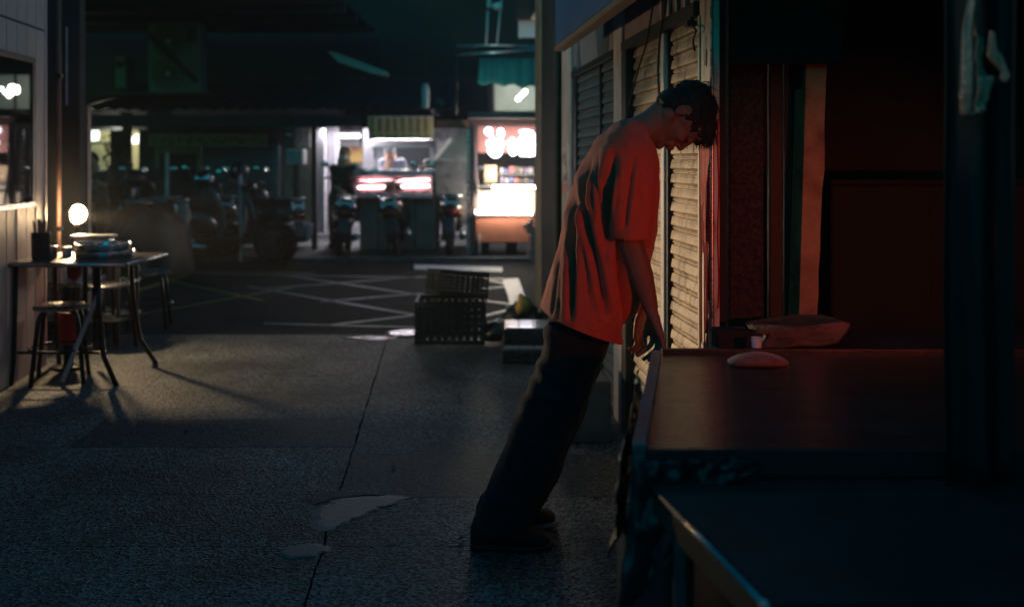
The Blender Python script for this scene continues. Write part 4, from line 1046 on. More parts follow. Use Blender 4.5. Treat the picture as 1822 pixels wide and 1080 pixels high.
# ---- bright middle stall
M['stall_white'] = mat('stall_white', (.72,.70,.74), (.55,.53,.58), .5, 0, 2, .1)
M['tube_white'] = glow('fluorescent_tube', (1.0,.95,.97), 15)
M['tube_pink'] = glow('pink_tube', (1.0,.42,.42), 9)
st = thing('meat_stall', 'bright white food stall with pink lit display counter across the road', 'stall', foot(670,15))
B(563, 835, 222, 460, 17.1, .1, mat('stall_back', (.40,.39,.42), (.16,.16,.18), .5, 0, 5, 0, contrast=(.4,.55)), 'back_wall', st)
B(563, 578, 228, 415, 14.6, .1, M['stall_white'], 'side_post', st, .01)
for i in range(6): B(579+i*4, 582.4+i*4, 226, 410, 14.9+.05*(i%2), .06, M['stall_white'], 'curtain_strip', st, .01)
B(600, 640, 232, 262, 16.9, .05, M['stall_white'], 'cupboard', st, .01)
o = B(601, 645, 263, 289, 16.8, .05, mat('poster_yellow', (.60,.40,.10), (.50,.08,.05), .5, 0, 3.4, 0, contrast=(.45,.55)), 'poster', st)
B(646, 662, 228, 310, 14.75, .1, M['stall_white'], 'post', st, .01)
B(766, 776, 250, 308, 14.75, .1, M['stall_white'], 'post', st, .01)
B(663, 765, 249, 262, 14.72, .08, M['stall_white'], 'beam', st, .01)
B(663, 765, 262, 264.5, 14.8, .05, mat('green_strip', (.03,.20,.13), None, .5), 'strip', st)
B(672, 690, 264, 306, 15.8, .1, M['dark_wall'], 'inner_post', st)
B(700, 764, 264, 306, 16.6, .05, M['dark_wall'], 'dark_inside', st)
# counter
B(628, 772, 303, 309, 14.1, .9, M['stall_white'], 'countertop', st, .008)
B(640, 772, 352, 452, 14.35, .6, mat('counter_brown', (.42,.34,.29), (.28,.22,.18), .5, 0, 4, .1), 'counter_front', st, .01)
for px_ in (672, 705, 738): B(px_, px_+1.6, 356, 450, 14.34, .009, M['dark_metal'], 'seam', st)
B(628, 640, 309, 395, 14.3, .6, mat('counter_magenta', (.30,.08,.12), (.2,.05,.08), .5), 'counter_side', st, .01)
ds_ = thing('display_case', 'glass display case glowing pink on the middle stall counter', 'display case', P(700,352,14.1))
B(632, 768, 345, 352, 14.02, .32, M['stall_white'], 'base', ds_, .006)
B(632, 768, 311, 314, 14.02, .30, M['stall_white'], 'top_edge', ds_, .004)
B(632, 768, 314, 345, 14.36, .02, mat('pink_back', (.85,.48,.50), (.75,.36,.38), .4, 0, 3, 0), 'back_panel', ds_)
for x in (632, 700, 766): B(x, x+2.5, 314, 345, 14.03, .03, M['stall_white'], 'upright', ds_)
for y, gm in ((322,'tube_pink'),(333,'tube_white')):
    bm = new(); tube(bm, [P(637,y+1,14.22), P(764,y-2,14.22)], .017, 8); obj('tube', bm, glow('case_tube'+str(y), (1,.55,.58) if y == 322 else (1,.80,.84), 7 if y == 322 else 9), ds_)
bm = new(); a = P(634,344,14.025); b = P(766,315,14.025); box(bm, a.x, b.x, 14.021, 14.025, a.z, b.z); obj('pane', bm, glass('case_glass', (.98,.96,.96), .02), ds_)
M['meat'] = mat('raw_meat', (.50,.12,.12), (.62,.38,.36), .35, 0, 16, .3)
bm = new(); rr = random.Random(8)
for i in range(16): ell(bm, P(640+i*8, 342, 14.18+rr.uniform(-.04,.04)), (.045,.05,.028), 8)
obj('meat_pieces', bm, M['meat'], ds_, smooth=True)['kind'] = 'stuff'
# fluorescent lights of the stall
for (a, b, Y, e, lab) in (((600,243),(640,243),15.6,26,'left of two ceiling tubes in the bright stall'),((665,252),(765,252),15.5,26,'right of two ceiling tubes in the bright stall, behind the beam')):
    t = thing('ceiling_tube', lab, 'tube light', P((a[0]+b[0])/2, a[1]-6, Y), 0, 'ceiling tubes of the bright stall')
    bm = new(); tube(bm, [P(a[0],a[1],Y), P(b[0],b[1],Y)], .02, 8); obj('tube', bm, M['tube_white'], t)
    bm = new(); pbox(bm, a[0]-2, b[0]+2, a[1]-6, a[1]-3, Y-.03, .08); obj('housing', bm, M['white_paint'], t)
def area(name, loc, sx, sy, power, color, rot):
    d = bpy.data.lights.new(name, 'AREA'); d.shape = 'RECTANGLE'; d.size = sx; d.size_y = sy; d.energy = power; d.color = color
    o = bpy.data.objects.new(name, d); o.location = loc; o.rotation_euler = rot; COL.objects.link(o); return o
area('stall_ceiling_light', P(670,236,15.3), 1.5, .3, 125, (.97,.92,1.0), (0,0,0))
area('stall_front_light', P(620,232,14.55), .8, .12, 6, (.97,.92,1.0), (R(25),0,0))
# menu board with red columns
t = thing('menu_board', 'yellow menu board with columns of red characters above the middle stall', 'menu board', P(712,248,14.0))
B(655, 771, 208, 248, 13.98, .04, mat('menu_yellow', (.62,.50,.26), (.52,.40,.20), .5, 0, 5, 0), 'panel', t)
B(655, 771, 207, 210, 13.965, .012, M['pale_post'], 'rail', t)
M['menu_red'] = mat('menu_red', (.42,.03,.03), (.3,.02,.02), .5)
rr = random.Random(11); bm = new(); bm2 = new()
for c in range(8):
    x = 660+c*13.6
    for r_ in range(4):
        y = 212+r_*6.2
        for q in range(4):
            if rr.random() < .5: pbox(bm, x, x+6, y+q*1.35, y+q*1.35+.8, 13.974, .004)
            else: pbox(bm, x+q*1.6, x+q*1.6+.9, y, y+5, 13.973, .004)
    for q in range(3): pbox(bm2, x+q*2.6, x+q*2.6+1.4, 240, 244, 13.974, .004)
obj('red_lettering', bm, M['menu_red'], t)['kind'] = 'stuff'; obj('dark_lettering', bm2, M['old_text'], t)['kind'] = 'stuff'
B(776, 834, 214, 226, 14.2, .06, mat('brown_beam', (.22,.11,.08), (.14,.07,.05), .6), 'beam', st)
# bits on the counter
for i, (x, w, h, m_, nm, lab) in enumerate(((634,.07,.10,'white_paint','bowl','white bowl of food at the left end of the stall counter'),(736,.06,.06,'white_paint','bowl','small white bowl right of the vendor on the counter'),(752,.05,.05,'steel','bowl','steel bowl at the right end of the counter'))):
    t = thing(nm, lab, 'bowl', P(x, 303, 14.3)); bm = new(); lathe(bm, [(w*.5,0),(w*.6,.004),(w,h),(w*.9,h),(w*.5,.01)], 14); obj('bowl', bm, M[m_], t, local=True, smooth=True, ang=50)
# hood
t = thing('range_hood', 'large sloping steel hood beside the middle stall', 'hood', P(805,235,14.2))
bm = new(); pts = [P(x,y,14.0) for x,y in ((772,285),(812,243),(834,240),(836,400),(832,400),(800,392),(772,330))]
ext(bm, [P(773,284,14.0), P(806,244,14.0), P(836,240,14.0), P(836,284,14.0)], (0,.8,0)); obj('hood', bm, mat('hood_steel', (.25,.26,.27), (.16,.17,.18), .35, .5, 4, .1), t)
bm = new(); ext(bm, [P(773,286,14.02), P(836,286,14.02), P(836,400,14.02), P(800,398,14.02), P(776,345,14.02)], (0,.05,0)); obj('splash_sheet', bm, mat('dull_sheet', (.30,.28,.30), (.17,.16,.18), .3, .6, 6, .1), t)
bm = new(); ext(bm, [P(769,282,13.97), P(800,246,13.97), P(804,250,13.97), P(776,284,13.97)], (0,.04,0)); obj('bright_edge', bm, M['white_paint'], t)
t = thing('leaning_pole', 'steel pole leaning between the hood and the neon stall', 'pole', foot(846,13.3))
bm = new(); tube(bm, [P(843,228,13.6), P(852,400,13.3), P(853,452,13.2)], .022, 8); obj('pole', bm, mat('pale_pink_metal', (.62,.50,.48), (.5,.4,.4), .35), t, smooth=True)
t = thing('steel_post', 'straight grey steel post right of the hood', 'post', foot(833,13.7)); B(830, 836, 232, 460, 13.6, .06, M['steel'], 'post', t)

# ---- neon stall (right)
ns = thing('neon_stall', 'small food stall with white neon characters and bright shelf tubes', 'stall', foot(900,13.6))
M['purple_beam'] = mat('purple_brown_beam', (.14,.09,.11), (.09,.06,.07), .5, 0, 5, .1)
B(832, 990, 200, 212, 13.2, .25, M['purple_beam'], 'beam', ns, .01)
B(836, 990, 213, 221, 13.35, .05, mat('pink_valance', (.55,.38,.38), (.42,.26,.25), .5, 0, 4, 0), 'valance', ns)
B(836, 846, 222, 460, 13.4, .1, M['purple_beam'], 'post', ns, .01)
B(846, 990, 222, 460, 15.2, .06, mat('stall_back_brown', (.30,.20,.17), (.18,.13,.12), .6, 0, 3, .1), 'back_wall', ns)
B(850, 990, 225, 272, 13.75, .03, mat('salmon_board', (.55,.25,.19), (.45,.18,.14), .5, 0, 3, 0), 'sign_backing', ns)
B(846, 990, 384, 432, 13.25, .5, mat('orange_counter', (.40,.14,.08), (.26,.10,.06), .45, 0, 4, .1), 'counter_front', ns, .01)
B(846, 990, 380, 384, 13.2, .6, M['steel'], 'countertop', ns, .005)
B(862, 884, 294, 330, 13.9, .03, mat('paper_bag', (.70,.55,.38), (.6,.45,.3), .6), 'paper_sheet', ns)
B(850, 990, 330, 334, 13.8, .3, M['steel'], 'shelf', ns)
B(846, 870, 432, 462, 13.6, .3, M['dark_metal'], 'foot', ns); B(900, 920, 432, 462, 13.6, .3, M['dark_metal'], 'foot', ns)
neon = thing('neon_sign', 'glowing white neon characters on the salmon coloured board', 'neon sign', P(907,255,13.5))
def N_(x, y): return P(850+x/14.4, 215+y/14.4, 13.55)
strokes = [ # character at the left
 [(200,250),(290,190),(360,260),(300,350),(230,330),(200,250)], [(300,350),(400,440),(330,520),(240,560),(300,690),(390,640)],
 [(540,240),(620,230),(660,330),(600,430),(540,360),(540,240)], [(600,430),(500,520),(600,600),(690,560)], [(450,520),(450,880)],
 [(270,740),(330,860),(440,930),(560,880),(600,780),(470,760),(300,780)], [(480,650),(650,660)],
 [(820,500),(980,520),(980,860),(830,860),(820,500)], [(830,680),(980,690)], [(900,440),(880,510)],
 [(1070,290),(1230,270),(1410,300)], [(1240,270),(1230,430)], [(1090,440),(1440,430),(1430,900)], [(1090,440),(1100,880)],
 [(1190,520),(1180,860)], [(1310,500),(1320,880)], [(1190,650),(1320,650)], [(1100,870),(1400,880)], [(1460,330),(1500,520),(1480,700)]]
for s in strokes:
    pp_ = [N_(*q) for q in s]; out = []
    for i in range(len(pp_)-1):
        for k in range(4): out.append(pp_[i].lerp(pp_[i+1], k/4))
    out.append(pp_[-1])
    for _ in range(2): out = [out[0]]+[(out[i-1]+out[i]*2+out[i+1])/4 for i in range(1, len(out)-1)]+[out[-1]]
    bm = new(); tube(bm, out, .0175, 7); o = obj('neon_tube', bm, None, neon, smooth=True); o.data.materials.append(bpy.data.materials.get('neon_white') or glow('neon_white', (.84,.84,1.0), 8))
bm = new()
for x in (200, 700, 1200): tube(bm, [N_(x,560)+Vector((0,.02,0)), N_(x,560)+Vector((0,.2,0))], .006, 5)
obj('bracket', bm, M['dark_metal'], neon)
M['tube_hot'] = glow('hot_shelf_tube', (1.0,.90,.76), 40)
for (a, b, Y, r_, lab) in (((875,333),(956,333.5),13.3,.017,'upper white tube light of the neon stall shelf'),((845,377.5),(948,379),13.15,.022,'lower long white tube light along the neon stall counter')):
    t = thing('shelf_tube', lab, 'tube light', P((a[0]+b[0])/2, a[1], Y), 0, 'tube lights of the neon stall')
    bm = new(); tube(bm, [P(a[0],a[1],Y), P(b[0],b[1],Y)], r_, 8); obj('tube', bm, M['tube_hot'], t, smooth=True)
    bm = new(); c0 = P(a[0],a[1],Y); c1_ = P(b[0],b[1],Y); ell(bm, c0, (.02,.024,.024)); ell(bm, c1_, (.02,.024,.024)); obj('end_cap', bm, M['steel'], t)
for x, lab in ((879,'left of two glaring warm bulbs inside the neon stall case'),(917,'right of two glaring warm bulbs inside the neon stall case')):
    t = thing('case_bulb', lab, 'bulb', P(x,357,13.6), 0, 'glaring bulbs of the neon stall')
    bm = new(); ell(bm, P(x,357,13.6), (.055,.055,.06), 16); obj('bulb', bm, glow('case_bulb_glow'+str(x), (1,.88,.70), 90), t, smooth=True)
    bm = new(); tube(bm, [P(x,349,13.6), P(x,336,13.6)], .02, 8); obj('socket', bm, M['white_paint'], t)
lamp('neon_stall_light', 'POINT', P(898,357,13.45), 45, (1,.85,.68), .12)
B(848, 955, 340, 376, 13.95, .02, mat('case_cream', (.72,.62,.5), (.6,.5,.4), .5), 'case_back', ns)
B(957, 962, 222, 460, 13.3, .2, M['steel'], 'post', ns)
bm = new(); a = P(858,376,13.3); b = P(955,338,13.3); box(bm, a.x, b.x, 13.24, 13.245, a.z, b.z); obj('pane', bm, glass('stall_glass', (.97,.97,.95), .03), ns)
# packets and jars on the upper shelf
rr = random.Random(21)
cols = [(.35,.30,.45),(.55,.5,.55),(.15,.22,.5),(.6,.2,.2),(.2,.16,.15),(.5,.45,.4)]
pm = [mat('packet_%d' % i, c, None, .4) for i, c in enumerate(cols)]
names = ['violet','pale grey','blue','red','brown','cream']
for i in range(14):
    x = 893+(i%7)*8.6; y = 329 if i < 7 else 309; t = thing('packet', names[i%6]+' packet on the '+('lower' if i < 7 else 'upper')+' shelf row, '+['first','second','third','fourth','fifth','sixth','seventh'][i%7]+' from the left in the neon stall', 'packet', P(x,y,13.9), 0, 'packets on the neon stall shelf')
    bm = new(); w = .02+rr.uniform(0,.012); h = .07+rr.uniform(0,.05); box(bm, -w, w, -.02, .02, 0, h); bevel(bm, .006); obj('packet', bm, pm[i%6], t, local=True)
bm = new(); box(bm, P(888,0,13.9).x, P(957,0,13.9).x, 13.86, 14.0, P(0,312,13.9).z, P(0,309.6,13.9).z); obj('shelf', bm, M['steel'], ns)
# hanging bunch of wrapped flowers / bags at the corner
t = thing('bag_bunch', 'bunch of pinkish plastic bags hanging by the right post of the neon stall', 'bag', P(945,430,13.0))
bm = new(); rr = random.Random(4)
for i in range(46):
    c = P(945+rr.gauss(0,4.5)-(430-(395+i*1.5))*.08, 395+i*1.5, 13.0+rr.uniform(-.05,.05)); s = rr.uniform(.02,.05)
    ell(bm, c, (s*rr.uniform(.5,1), s*.6, s), 6)
obj('bags', bm, mat('pink_bags', (.45,.28,.26), (.25,.12,.12), .4, 0, 18, .3), t)

# ---- above the neon stall: lit room, green awning, pipes
ur = thing('upper_room', 'white lit upstairs room visible under the green awning', 'room', P(920,205,15.5))
B(878, 985, 140, 205, 16.4, .1, mat('cream_white', (.66,.66,.56), (.52,.52,.44), .6, 0, 3, 0), 'back_wall', ur)
B(855, 880, 150, 205, 15.6, .1, M['dark_wall'], 'post', ur)
B(832, 985, 198, 204, 15.5, .1, M['dark_wall'], 'sill', ur)
B(840, 985, 205.5, 208, 15.0, 1.5, M['dark_wall'], 'floor', ur); B(868, 878, 120, 205, 15.0, 1.5, M['dark_wall'], 'side_wall', ur)
lamp('upper_room_light', 'POINT', P(925,165,15.6), 16, (1,1,.9), .08)
for i in range(3):
    t = thing('round_bulb', ['lowest','middle','highest'][i]+' of three small white bulbs in a slanting line upstairs', 'bulb', P(922+i*6,176-i*6,15.3), 0, 'slanting row of upstairs bulbs')
    bm = new(); ell(bm, (0,0,0), (.03,.03,.03), 12); obj('bulb', bm, glow('round_bulb_glow%d' % i, (1,1,.95), 30), t, local=True)
M['awning'] = mat('green_awning', (.03,.24,.20), (.02,.15,.13), .6, 0, 5, .2, stretch=(4,1,.6))
def aw(u, v):
    x = 853+u*140; y = 104+v*(50+10*u)+(2.5*math.sin(u*26) if v > .9 else 0)
    Y = 13.2-.5*v+.03*math.sin(u*38)
    p = P(x, y, 13.2); p.y = Y; return p
bm = new(); crumple(bm, aw, 40, 10); o = obj('green_awning', bm, M['awning'], smooth=True, recalc=False); md = o.modifiers.new('thick','SOLIDIFY'); md.thickness = .006
tag(o, 'green scalloped fabric awning above the neon stall', 'awning')
lamp('added_awning_light', 'SPOT', P(868,150,12.0), 9, (.8,1,.95), .05, P(885,125,13), 70, .8)  # added spot that brightens the awning, without a fixture
t = thing('awning_pipe', 'pair of long pale pipes crossing above the green awning', 'pipe', P(890,90,12.9))
bm = new(); tube(bm, [P(812,83,12.9), P(880,81,12.9), P(990,85,12.9)], .016, 8); obj('pipe', bm, M['steel'], t, smooth=True)
bm = new(); tube(bm, [P(812,98,12.95), P(880,94,12.95), P(990,87,12.95)], .018, 8); obj('pipe', bm, M['steel'], t, smooth=True)
bm = new(); tube(bm, [P(812,80,12.95), P(812,205,12.95)], .014, 8); obj('upright', bm, M['dark_metal'], t, smooth=True)
bm = new(); tube(bm, [P(865,82,12.85), P(868,20,12.85)], .014, 8); tube(bm, [P(884,82,12.9), P(892,0,12.9)], .014, 8); obj('upright', bm, M['pale_post'], t, smooth=True)
t = thing('small_white_sign', 'small blank pale board under the wooden beam, upper middle', 'board', P(941,68,12.5)); B(922, 962, 35, 68, 12.5, .06, M['stall_white'], 'board', t, .006)
lamp('sign_light', 'POINT', P(938,50,11.9), 2.2, (1,.85,.85), .1)
t = thing('beam_end', 'brown wooden beam end jutting out above the small pale board', 'beam', P(955,20,12.0))
bm = new(); ext(bm, [P(945,34,12.0), P(968,-12,12.0), P(992,-12,12.0), P(975,10,12.0), P(962,34,12.0)], (0,.2,0)); obj('beam', bm, M['wood_lip'], t)
B(918, 945, -10, 33, 12.3, .2, M['rubber'], 'bracket_box', t)
t = thing('ceiling_lantern', 'small white lamp head at the top edge above the pipes', 'lamp', P(882,8,12.9)); bm = new(); ell(bm, P(885,12,12.9), (.07,.05,.05), 12); obj('lamp_shade', bm, M['stall_white'], t, smooth=True); bm = new(); tube(bm, [P(871,-10,12.9), P(870,14,12.9)], .03, 8); obj('bracket', bm, M['pale_post'], t)
t = thing('white_bottle', 'pale plastic jug standing in the dark left of the awning', 'jug', P(768,200,14.6)); bm = new(); ell(bm, P(780,190,14.6), (.12,.08,.14), 12); obj('jug', bm, M['dark_tin'], t, smooth=True)

# ================================================================== SCOOTERS
def scooter(label, loc, rz, body, group):
    t = thing('scooter', label, 'scooter', (0,0,0), 0, group)
    # +y is forward, rear at y=-.6
    for y, nm in ((-.62,'rear_wheel'),(.66,'front_wheel')):
        bm = new(); tube(bm, [(0, y+.20*math.cos(a*math.pi/12), .24+.20*math.sin(a*math.pi/12)) for a in range(24)], .048, 8, closed=True); w = obj('tyre', bm, M['rubber'], t, local=True, smooth=True)
        bm = new(); lathe(bm, [(.04,-.03),(.13,-.025),(.15,-.02),(.15,.02),(.13,.025),(.04,.03)], 16); bm.transform(Matrix.Translation((0,y,.24)) @ Matrix.Rotation(R(90),4,'Y')); obj('rim', bm, M['dark_metal'], t, local=True)
    secs = [((0,-.93,.66),(.05,0,0),(0,0,.04)), ((0,-.86,.64),(.12,0,0),(0,0,.09)), ((0,-.70,.62),(.165,0,0),(0,0,.12)), ((0,-.45,.60),(.17,0,0),(0,0,.13)), ((0,-.18,.54),(.155,0,0),(0,0,.14)), ((0,-.02,.40),(.14,0,0),(0,0,.13))]
    bm = new(); loft(bm, secs, 20, 2.6); obj('rear_cowl', bm, body, t, local=True, smooth=True, ang=60)
    bm = new(); loft(bm, [((0,-.90,.75),(.07,0,0),(0,0,.03)),((0,-.78,.765),(.12,0,0),(0,0,.05)),((0,-.50,.775),(.135,0,0),(0,0,.05)),((0,-.30,.745),(.13,0,0),(0,0,.05)),((0,-.02,.73),(.10,0,0),(0,0,.035))], 18, 2.6); obj('seat', bm, M['black_plastic'], t, local=True, smooth=True, ang=60)
    bm = new(); loft(bm, [((0,-.08,.31),(.14,0,0),(0,0,.04)),((0,.35,.29),(.15,0,0),(0,0,.03))], 12, 4); obj('floorboard', bm, M['black_plastic'], t, local=True)
    bm = new(); loft(bm, [((0,.40,.28),(.14,0,0),(0,.05,.0)),((0,.44,.48),(.20,0,0),(0,.06,0)),((0,.40,.70),(.19,0,0),(0,.06,0)),((0,.33,.90),(.13,0,0),(0,.06,0)),((0,.30,.97),(.08,0,0),(0,.05,0))], 18, 2.6); obj('front_shield', bm, body, t, local=True, smooth=True, ang=60)
    bm = new(); loft(bm, [((0,.52,.46),(.06,0,0),(0,0,.03)),((0,.66,.50),(.075,0,0),(0,0,.03)),((0,.86,.42),(.06,0,0),(0,0,.02))], 12, 2.4); obj('front_fender', bm, body, t, local=True, smooth=True)
    bm = new(); tube(bm, [(0,.44,.5),(0,.62,.26)], .03, 8); obj('fork', bm, M['dark_metal'], t, local=True)
    bm = new(); tube(bm, [(-.34,.20,.99),(-.20,.26,1.01),(0,.30,.99),(.20,.26,1.01),(.34,.20,.99)], .016, 8); obj('handlebar', bm, M['black_plastic'], t, local=True, smooth=True)
    bm = new(); ell(bm, (0,.40,.95), (.13,.07,.08)); obj('headlight_housing', bm, body, t, local=True, smooth=True)
    for s in (-1,1):
        bm = new(); tube(bm, [(s*.24,.24,1.0),(s*.27,.22,1.10),(s*.33,.20,1.17)], .007, 6); m_ = obj('mirror', bm, M['dark_metal'], t, local=True)
        bm = new(); ell(bm, (s*.345,.19,1.185), (.062,.016,.042), 12); g = obj('mirror_head', bm, M['black_plastic'], m_, local=True, smooth=True)
        bm = new(); ell(bm, (s*.345,.177,1.185), (.054,.006,.035), 12); obj('mirror_glass', bm, M['chrome'], m_, local=True, smooth=True)
    bm = new(); ell(bm, (0,-.935,.60), (.085,.03,.035), 12); obj('tail_light', bm, bpy.data.materials.get('tail_red') or mat('tail_red', (.45,.015,.01), (.3,.01,.01), .15, 0, 30, 0), t, local=True, smooth=True)
    for s in (-1,1):
        bm = new(); ell(bm, (s*.12,-.90,.59), (.03,.03,.025), 10); obj('indicator', bm, bpy.data.materials.get('amber') or mat('amber', (.6,.22,.04), (.5,.2,.03), .2), t, local=True, smooth=True)
    bm = new(); tube(bm, [(-.12,-.60,.80),(-.13,-.85,.82),(-.06,-.95,.82),(.06,-.95,.82),(.13,-.85,.82),(.12,-.60,.80)], .012, 8); obj('grab_rail', bm, M['steel'], t, local=True, smooth=True)
    bm = new(); loft(bm, [((0,-.90,.52),(.07,0,0),(0,.01,0)),((0,-.98,.34),(.085,0,0),(0,.01,0)),((0,-.96,.26),(.06,0,0),(0,.01,0))], 10, 4); obj('rear_mudguard', bm, M['black_plastic'], t, local=True)
    bm = new(); box(bm, -.105, .105, -.992, -.984, .40, .50); bm.transform(Matrix.Translation((0,-.05,.05)) @ Matrix.Rotation(R(-14),4,'X') @ Matrix.Translation((0,0,0))); pl_ = obj('number_plate', bm, bpy.data.materials.get('plate') or mat('plate', (.78,.80,.80), (.66,.68,.68), .5, 0, 8, 0), t, local=True)
    bm = new(); loft(bm, [((.15,-.15,.22),(.03,0,0),(0,0,.03)),((.17,-.45,.24),(.045,0,0),(0,0,.045)),((.18,-.85,.30),(.05,0,0),(0,0,.05)),((.18,-.90,.31),(.03,0,0),(0,0,.03))], 12, 2); obj('exhaust', bm, M['steel'], t, local=True, smooth=True)
    bm = new(); box(bm, -.11, -.05, -.70, -.1, .18, .34); bevel(bm, .02); obj('engine_case', bm, M['dark_metal'], t, local=True)
    bm = new(); tube(bm, [(-.08,-.3,.22),(-.20,-.34,.0)], .011, 6); obj('kickstand', bm, M['dark_metal'], t, local=True)
    t.location = loc; t.rotation_euler = (0,0,rz)
    return t
def paint(n, c): return mat(n, c, tuple(x*.8 for x in c), .22, 0, 3, 0, coat=.6, rvar=.05)
pb = [paint('scooter_black', (.02,.022,.025)), paint('scooter_teal', (.02,.09,.09)), paint('scooter_brown', (.09,.04,.03)), paint('scooter_silver', (.14,.15,.16))]
gR = 'scooters parked in front of the bright stalls'; gL = 'scooters parked in the dark at the left'
S1 = scooter('black scooter seen from behind, leftmost of three before the bright stall', (0,0,0), 0, pb[0], gR)
S2 = scooter('brown scooter seen from behind, rightmost of three, before the hood', (0,0,0), 0, pb[2], gR)
S3 = scooter('teal scooter at the right end of the dark row, beside the white box base', (0,0,0), 0, pb[1], gL)
S4 = scooter('silver scooter under the hanging pink bag in the dark row', (0,0,0), 0, pb[3], gL)
S1.location = foot(602, 13.55+.35, .03); S1.rotation_euler = (0,R(8),R(10))
c = dup(S1, foot(714, 13.9, .03), 0, 'black scooter seen from behind, middle of three before the pink counter', gR); c.rotation_euler = (0,R(-9),R(3))
S2.location = foot(800, 14.1, .03); S2.rotation_euler = (0,R(4),R(2))
S3.location = foot(452, 13.3, .0); S3.rotation_euler = (0,0,R(52))
S4.location = foot(330, 12.6, 0); S4.rotation_euler = (0,R(4),R(-35))
dup(S1, foot(390, 12.7, 0), R(-75), 'black scooter parked side on, its wheel toward the road', gL)
dup(S1, foot(268, 13.8, 0), R(30), 'black scooter behind the covered one, its mirror catching light', gL)
dup(S4, foot(410, 14.2, 0), R(12), 'silver scooter farthest back, near the blue shutter', gL)
dup(S2, foot(235, 12.6, 0), R(60), 'brown scooter at the left end of the dark row', gL)
dup(S3, foot(360, 14.1, 0), R(-10), 'teal scooter half hidden behind the silver one', gL)
# pink plastic bag hanging from one scooter, helmets
o = lump('hanging_bag', 'pinkish plastic bag hanging from a scooter handle in the dark row', 'bag', P(326,385,11.9), (.085,.06,.17), mat('pink_plastic_bag', (.50,.33,.29), (.32,.2,.18), .4, 0, 9, .6), 4)
for x, y, m_, lab in ((364,320,'chrome','shiny helmet resting on the farthest silver scooter'),(425,305,'black_plastic','black helmet on the teal scooter seat'),(460,352,'black_plastic','dark helmet at the right end of the row'),(240,318,'black_plastic','dark helmet near the lit doorway')):
    t = thing('helmet', lab, 'helmet', P(x,y,12.9)); bm = new(); ell(bm, (0,0,0), (.13,.15,.125), 18); obj('shell', bm, M[m_], t, local=True, smooth=True)
    bm = new(); ell(bm, (0,-.045,-.01), (.115,.115,.06), 14); obj('visor', bm, M['black_plastic'], t, local=True, smooth=True)
# covered scooter (dark hump)
def cover(u, v):
    a = u*2*math.pi; h = .78*math.sin(v*math.pi/2)
    r = max(0, math.cos(v*math.pi/2))**.62
    L = .62*r; W = .36*r
    fold = 1+.06*math.sin(a*7+v*3)*(1-v)+.1*noise.noise(Vector((math.cos(a)*3, math.sin(a)*3, v*3)))
    ca, sa = math.cos(a), math.sin(a)
    return Vector((L*ca*fold, W*sa*fold, h*(1+.07*noise.noise(Vector((ca*2,sa*2,v*2))))-.02*0))
t = thing('covered_scooter', 'scooter under a dark rain cover between the bulb and the row', 'covered scooter', foot(262,11.4,0))
bm = new(); crumple(bm, cover, 48, 14); bmesh.ops.remove_doubles(bm, verts=bm.verts[:], dist=.001); bm.transform(Matrix.Translation(t.location) @ Matrix.Rotation(R(62),4,'Z')); obj('cover', bm, mat('rain_cover', (.008,.008,.009), (.005,.005,.006), .6, 0, 6, .3), t, smooth=True)
# parasol pole and pale posts in the dark row
for x, y0, y1, Y, lab in ((428,300,340,12.8,'short pale upright bar among the scooters below the blue shutter'),(297,272,330,13.9,'slim pale pole in front of the dark doorway')):
    t = thing('pale_pole', lab, 'pole', P(x,y1,Y)); bm = new(); tube(bm, [P(x,y0,Y), P(x,y1,Y), foot(x,Y,0)], [.028,.028,.012], 8); obj('pole', bm, M['stall_white'] if x == 428 else M['pale_post'], t)

# ================================================================== THE LEANING MAN
Y0 = 3.46
def Q(px, py, dy=0.0): return P(px, py, Y0+dy)
def noise_disp(bm, fn):
    bm.normal_update(); ds = [(v, fn(v)) for v in bm.verts]
    for v, d in ds:
        if d: v.co += v.normal*d
M['skin'] = mat('skin', (.20,.11,.08), (.16,.085,.06), .55, 0, 9, .12, 90, spec=.3)
M['shirt'] = mat('red_shirt', (.48,.080,.038), (.40,.062,.028), .85, 0, 30, .5, 240, sheen=.2)
M['jeans'] = mat('black_jeans', (.011,.016,.026), (.005,.008,.013), .85, 0, 14, .3, 200, sheen=.06, spec=.2)
M['hair'] = mat('black_hair', (.010,.010,.011), (.006,.006,.007), .8, 0, 40, .4, 120)
M['shoe'] = mat('black_shoe', (.010,.010,.012), (.006,.006,.008), .65, 0, 12, .1, spec=.3)
M['sole'] = mat('grey_sole', (.22,.23,.26), (.14,.15,.17), .6, 0, 12, .1)
man = thing('person', 'man in red T-shirt and black jeans leaning his head on the streaked post', 'person', (-.05, Y0, 0))

HC = Q(1213, 208)
HU = Vector((.99,.0,.125)).normalized(); HS = Vector((0,1,0)); HF = HU.cross(HS)*1.0
if HF.z > 0: HF = -HF
def H(f, u, s=0): return HC+HF*f+HU*u+HS*s
HM = Matrix((HF, HU, HS)).transposed()      # maps (f,u,s)
def hell(bm, c, r, n=16): ell(bm, H(*c), r, n, HM)
bm = new()
hell(bm, (-.012,.028,0), (.100,.090,.076), 22)
hell(bm, (.030,-.030,0), (.062,.070,.060), 18)
hell(bm, (.045,.035,0), (.050,.055,.062), 18)
hell(bm, (.060,-.078,0), (.034,.026,.036), 14)
hell(bm, (.086,-.090,0), (.018,.017,.022), 12)
caps(bm, [H(-.01,-.05,.045), H(.065,-.085,.022)], [.030,.018], 10); caps(bm, [H(-.01,-.05,-.045), H(.065,-.085,-.022)], [.030,.018], 10)
caps(bm, [H(.086,.028), H(.099,-.002), H(.106,-.018)], [.009,.010,.0125], 10)
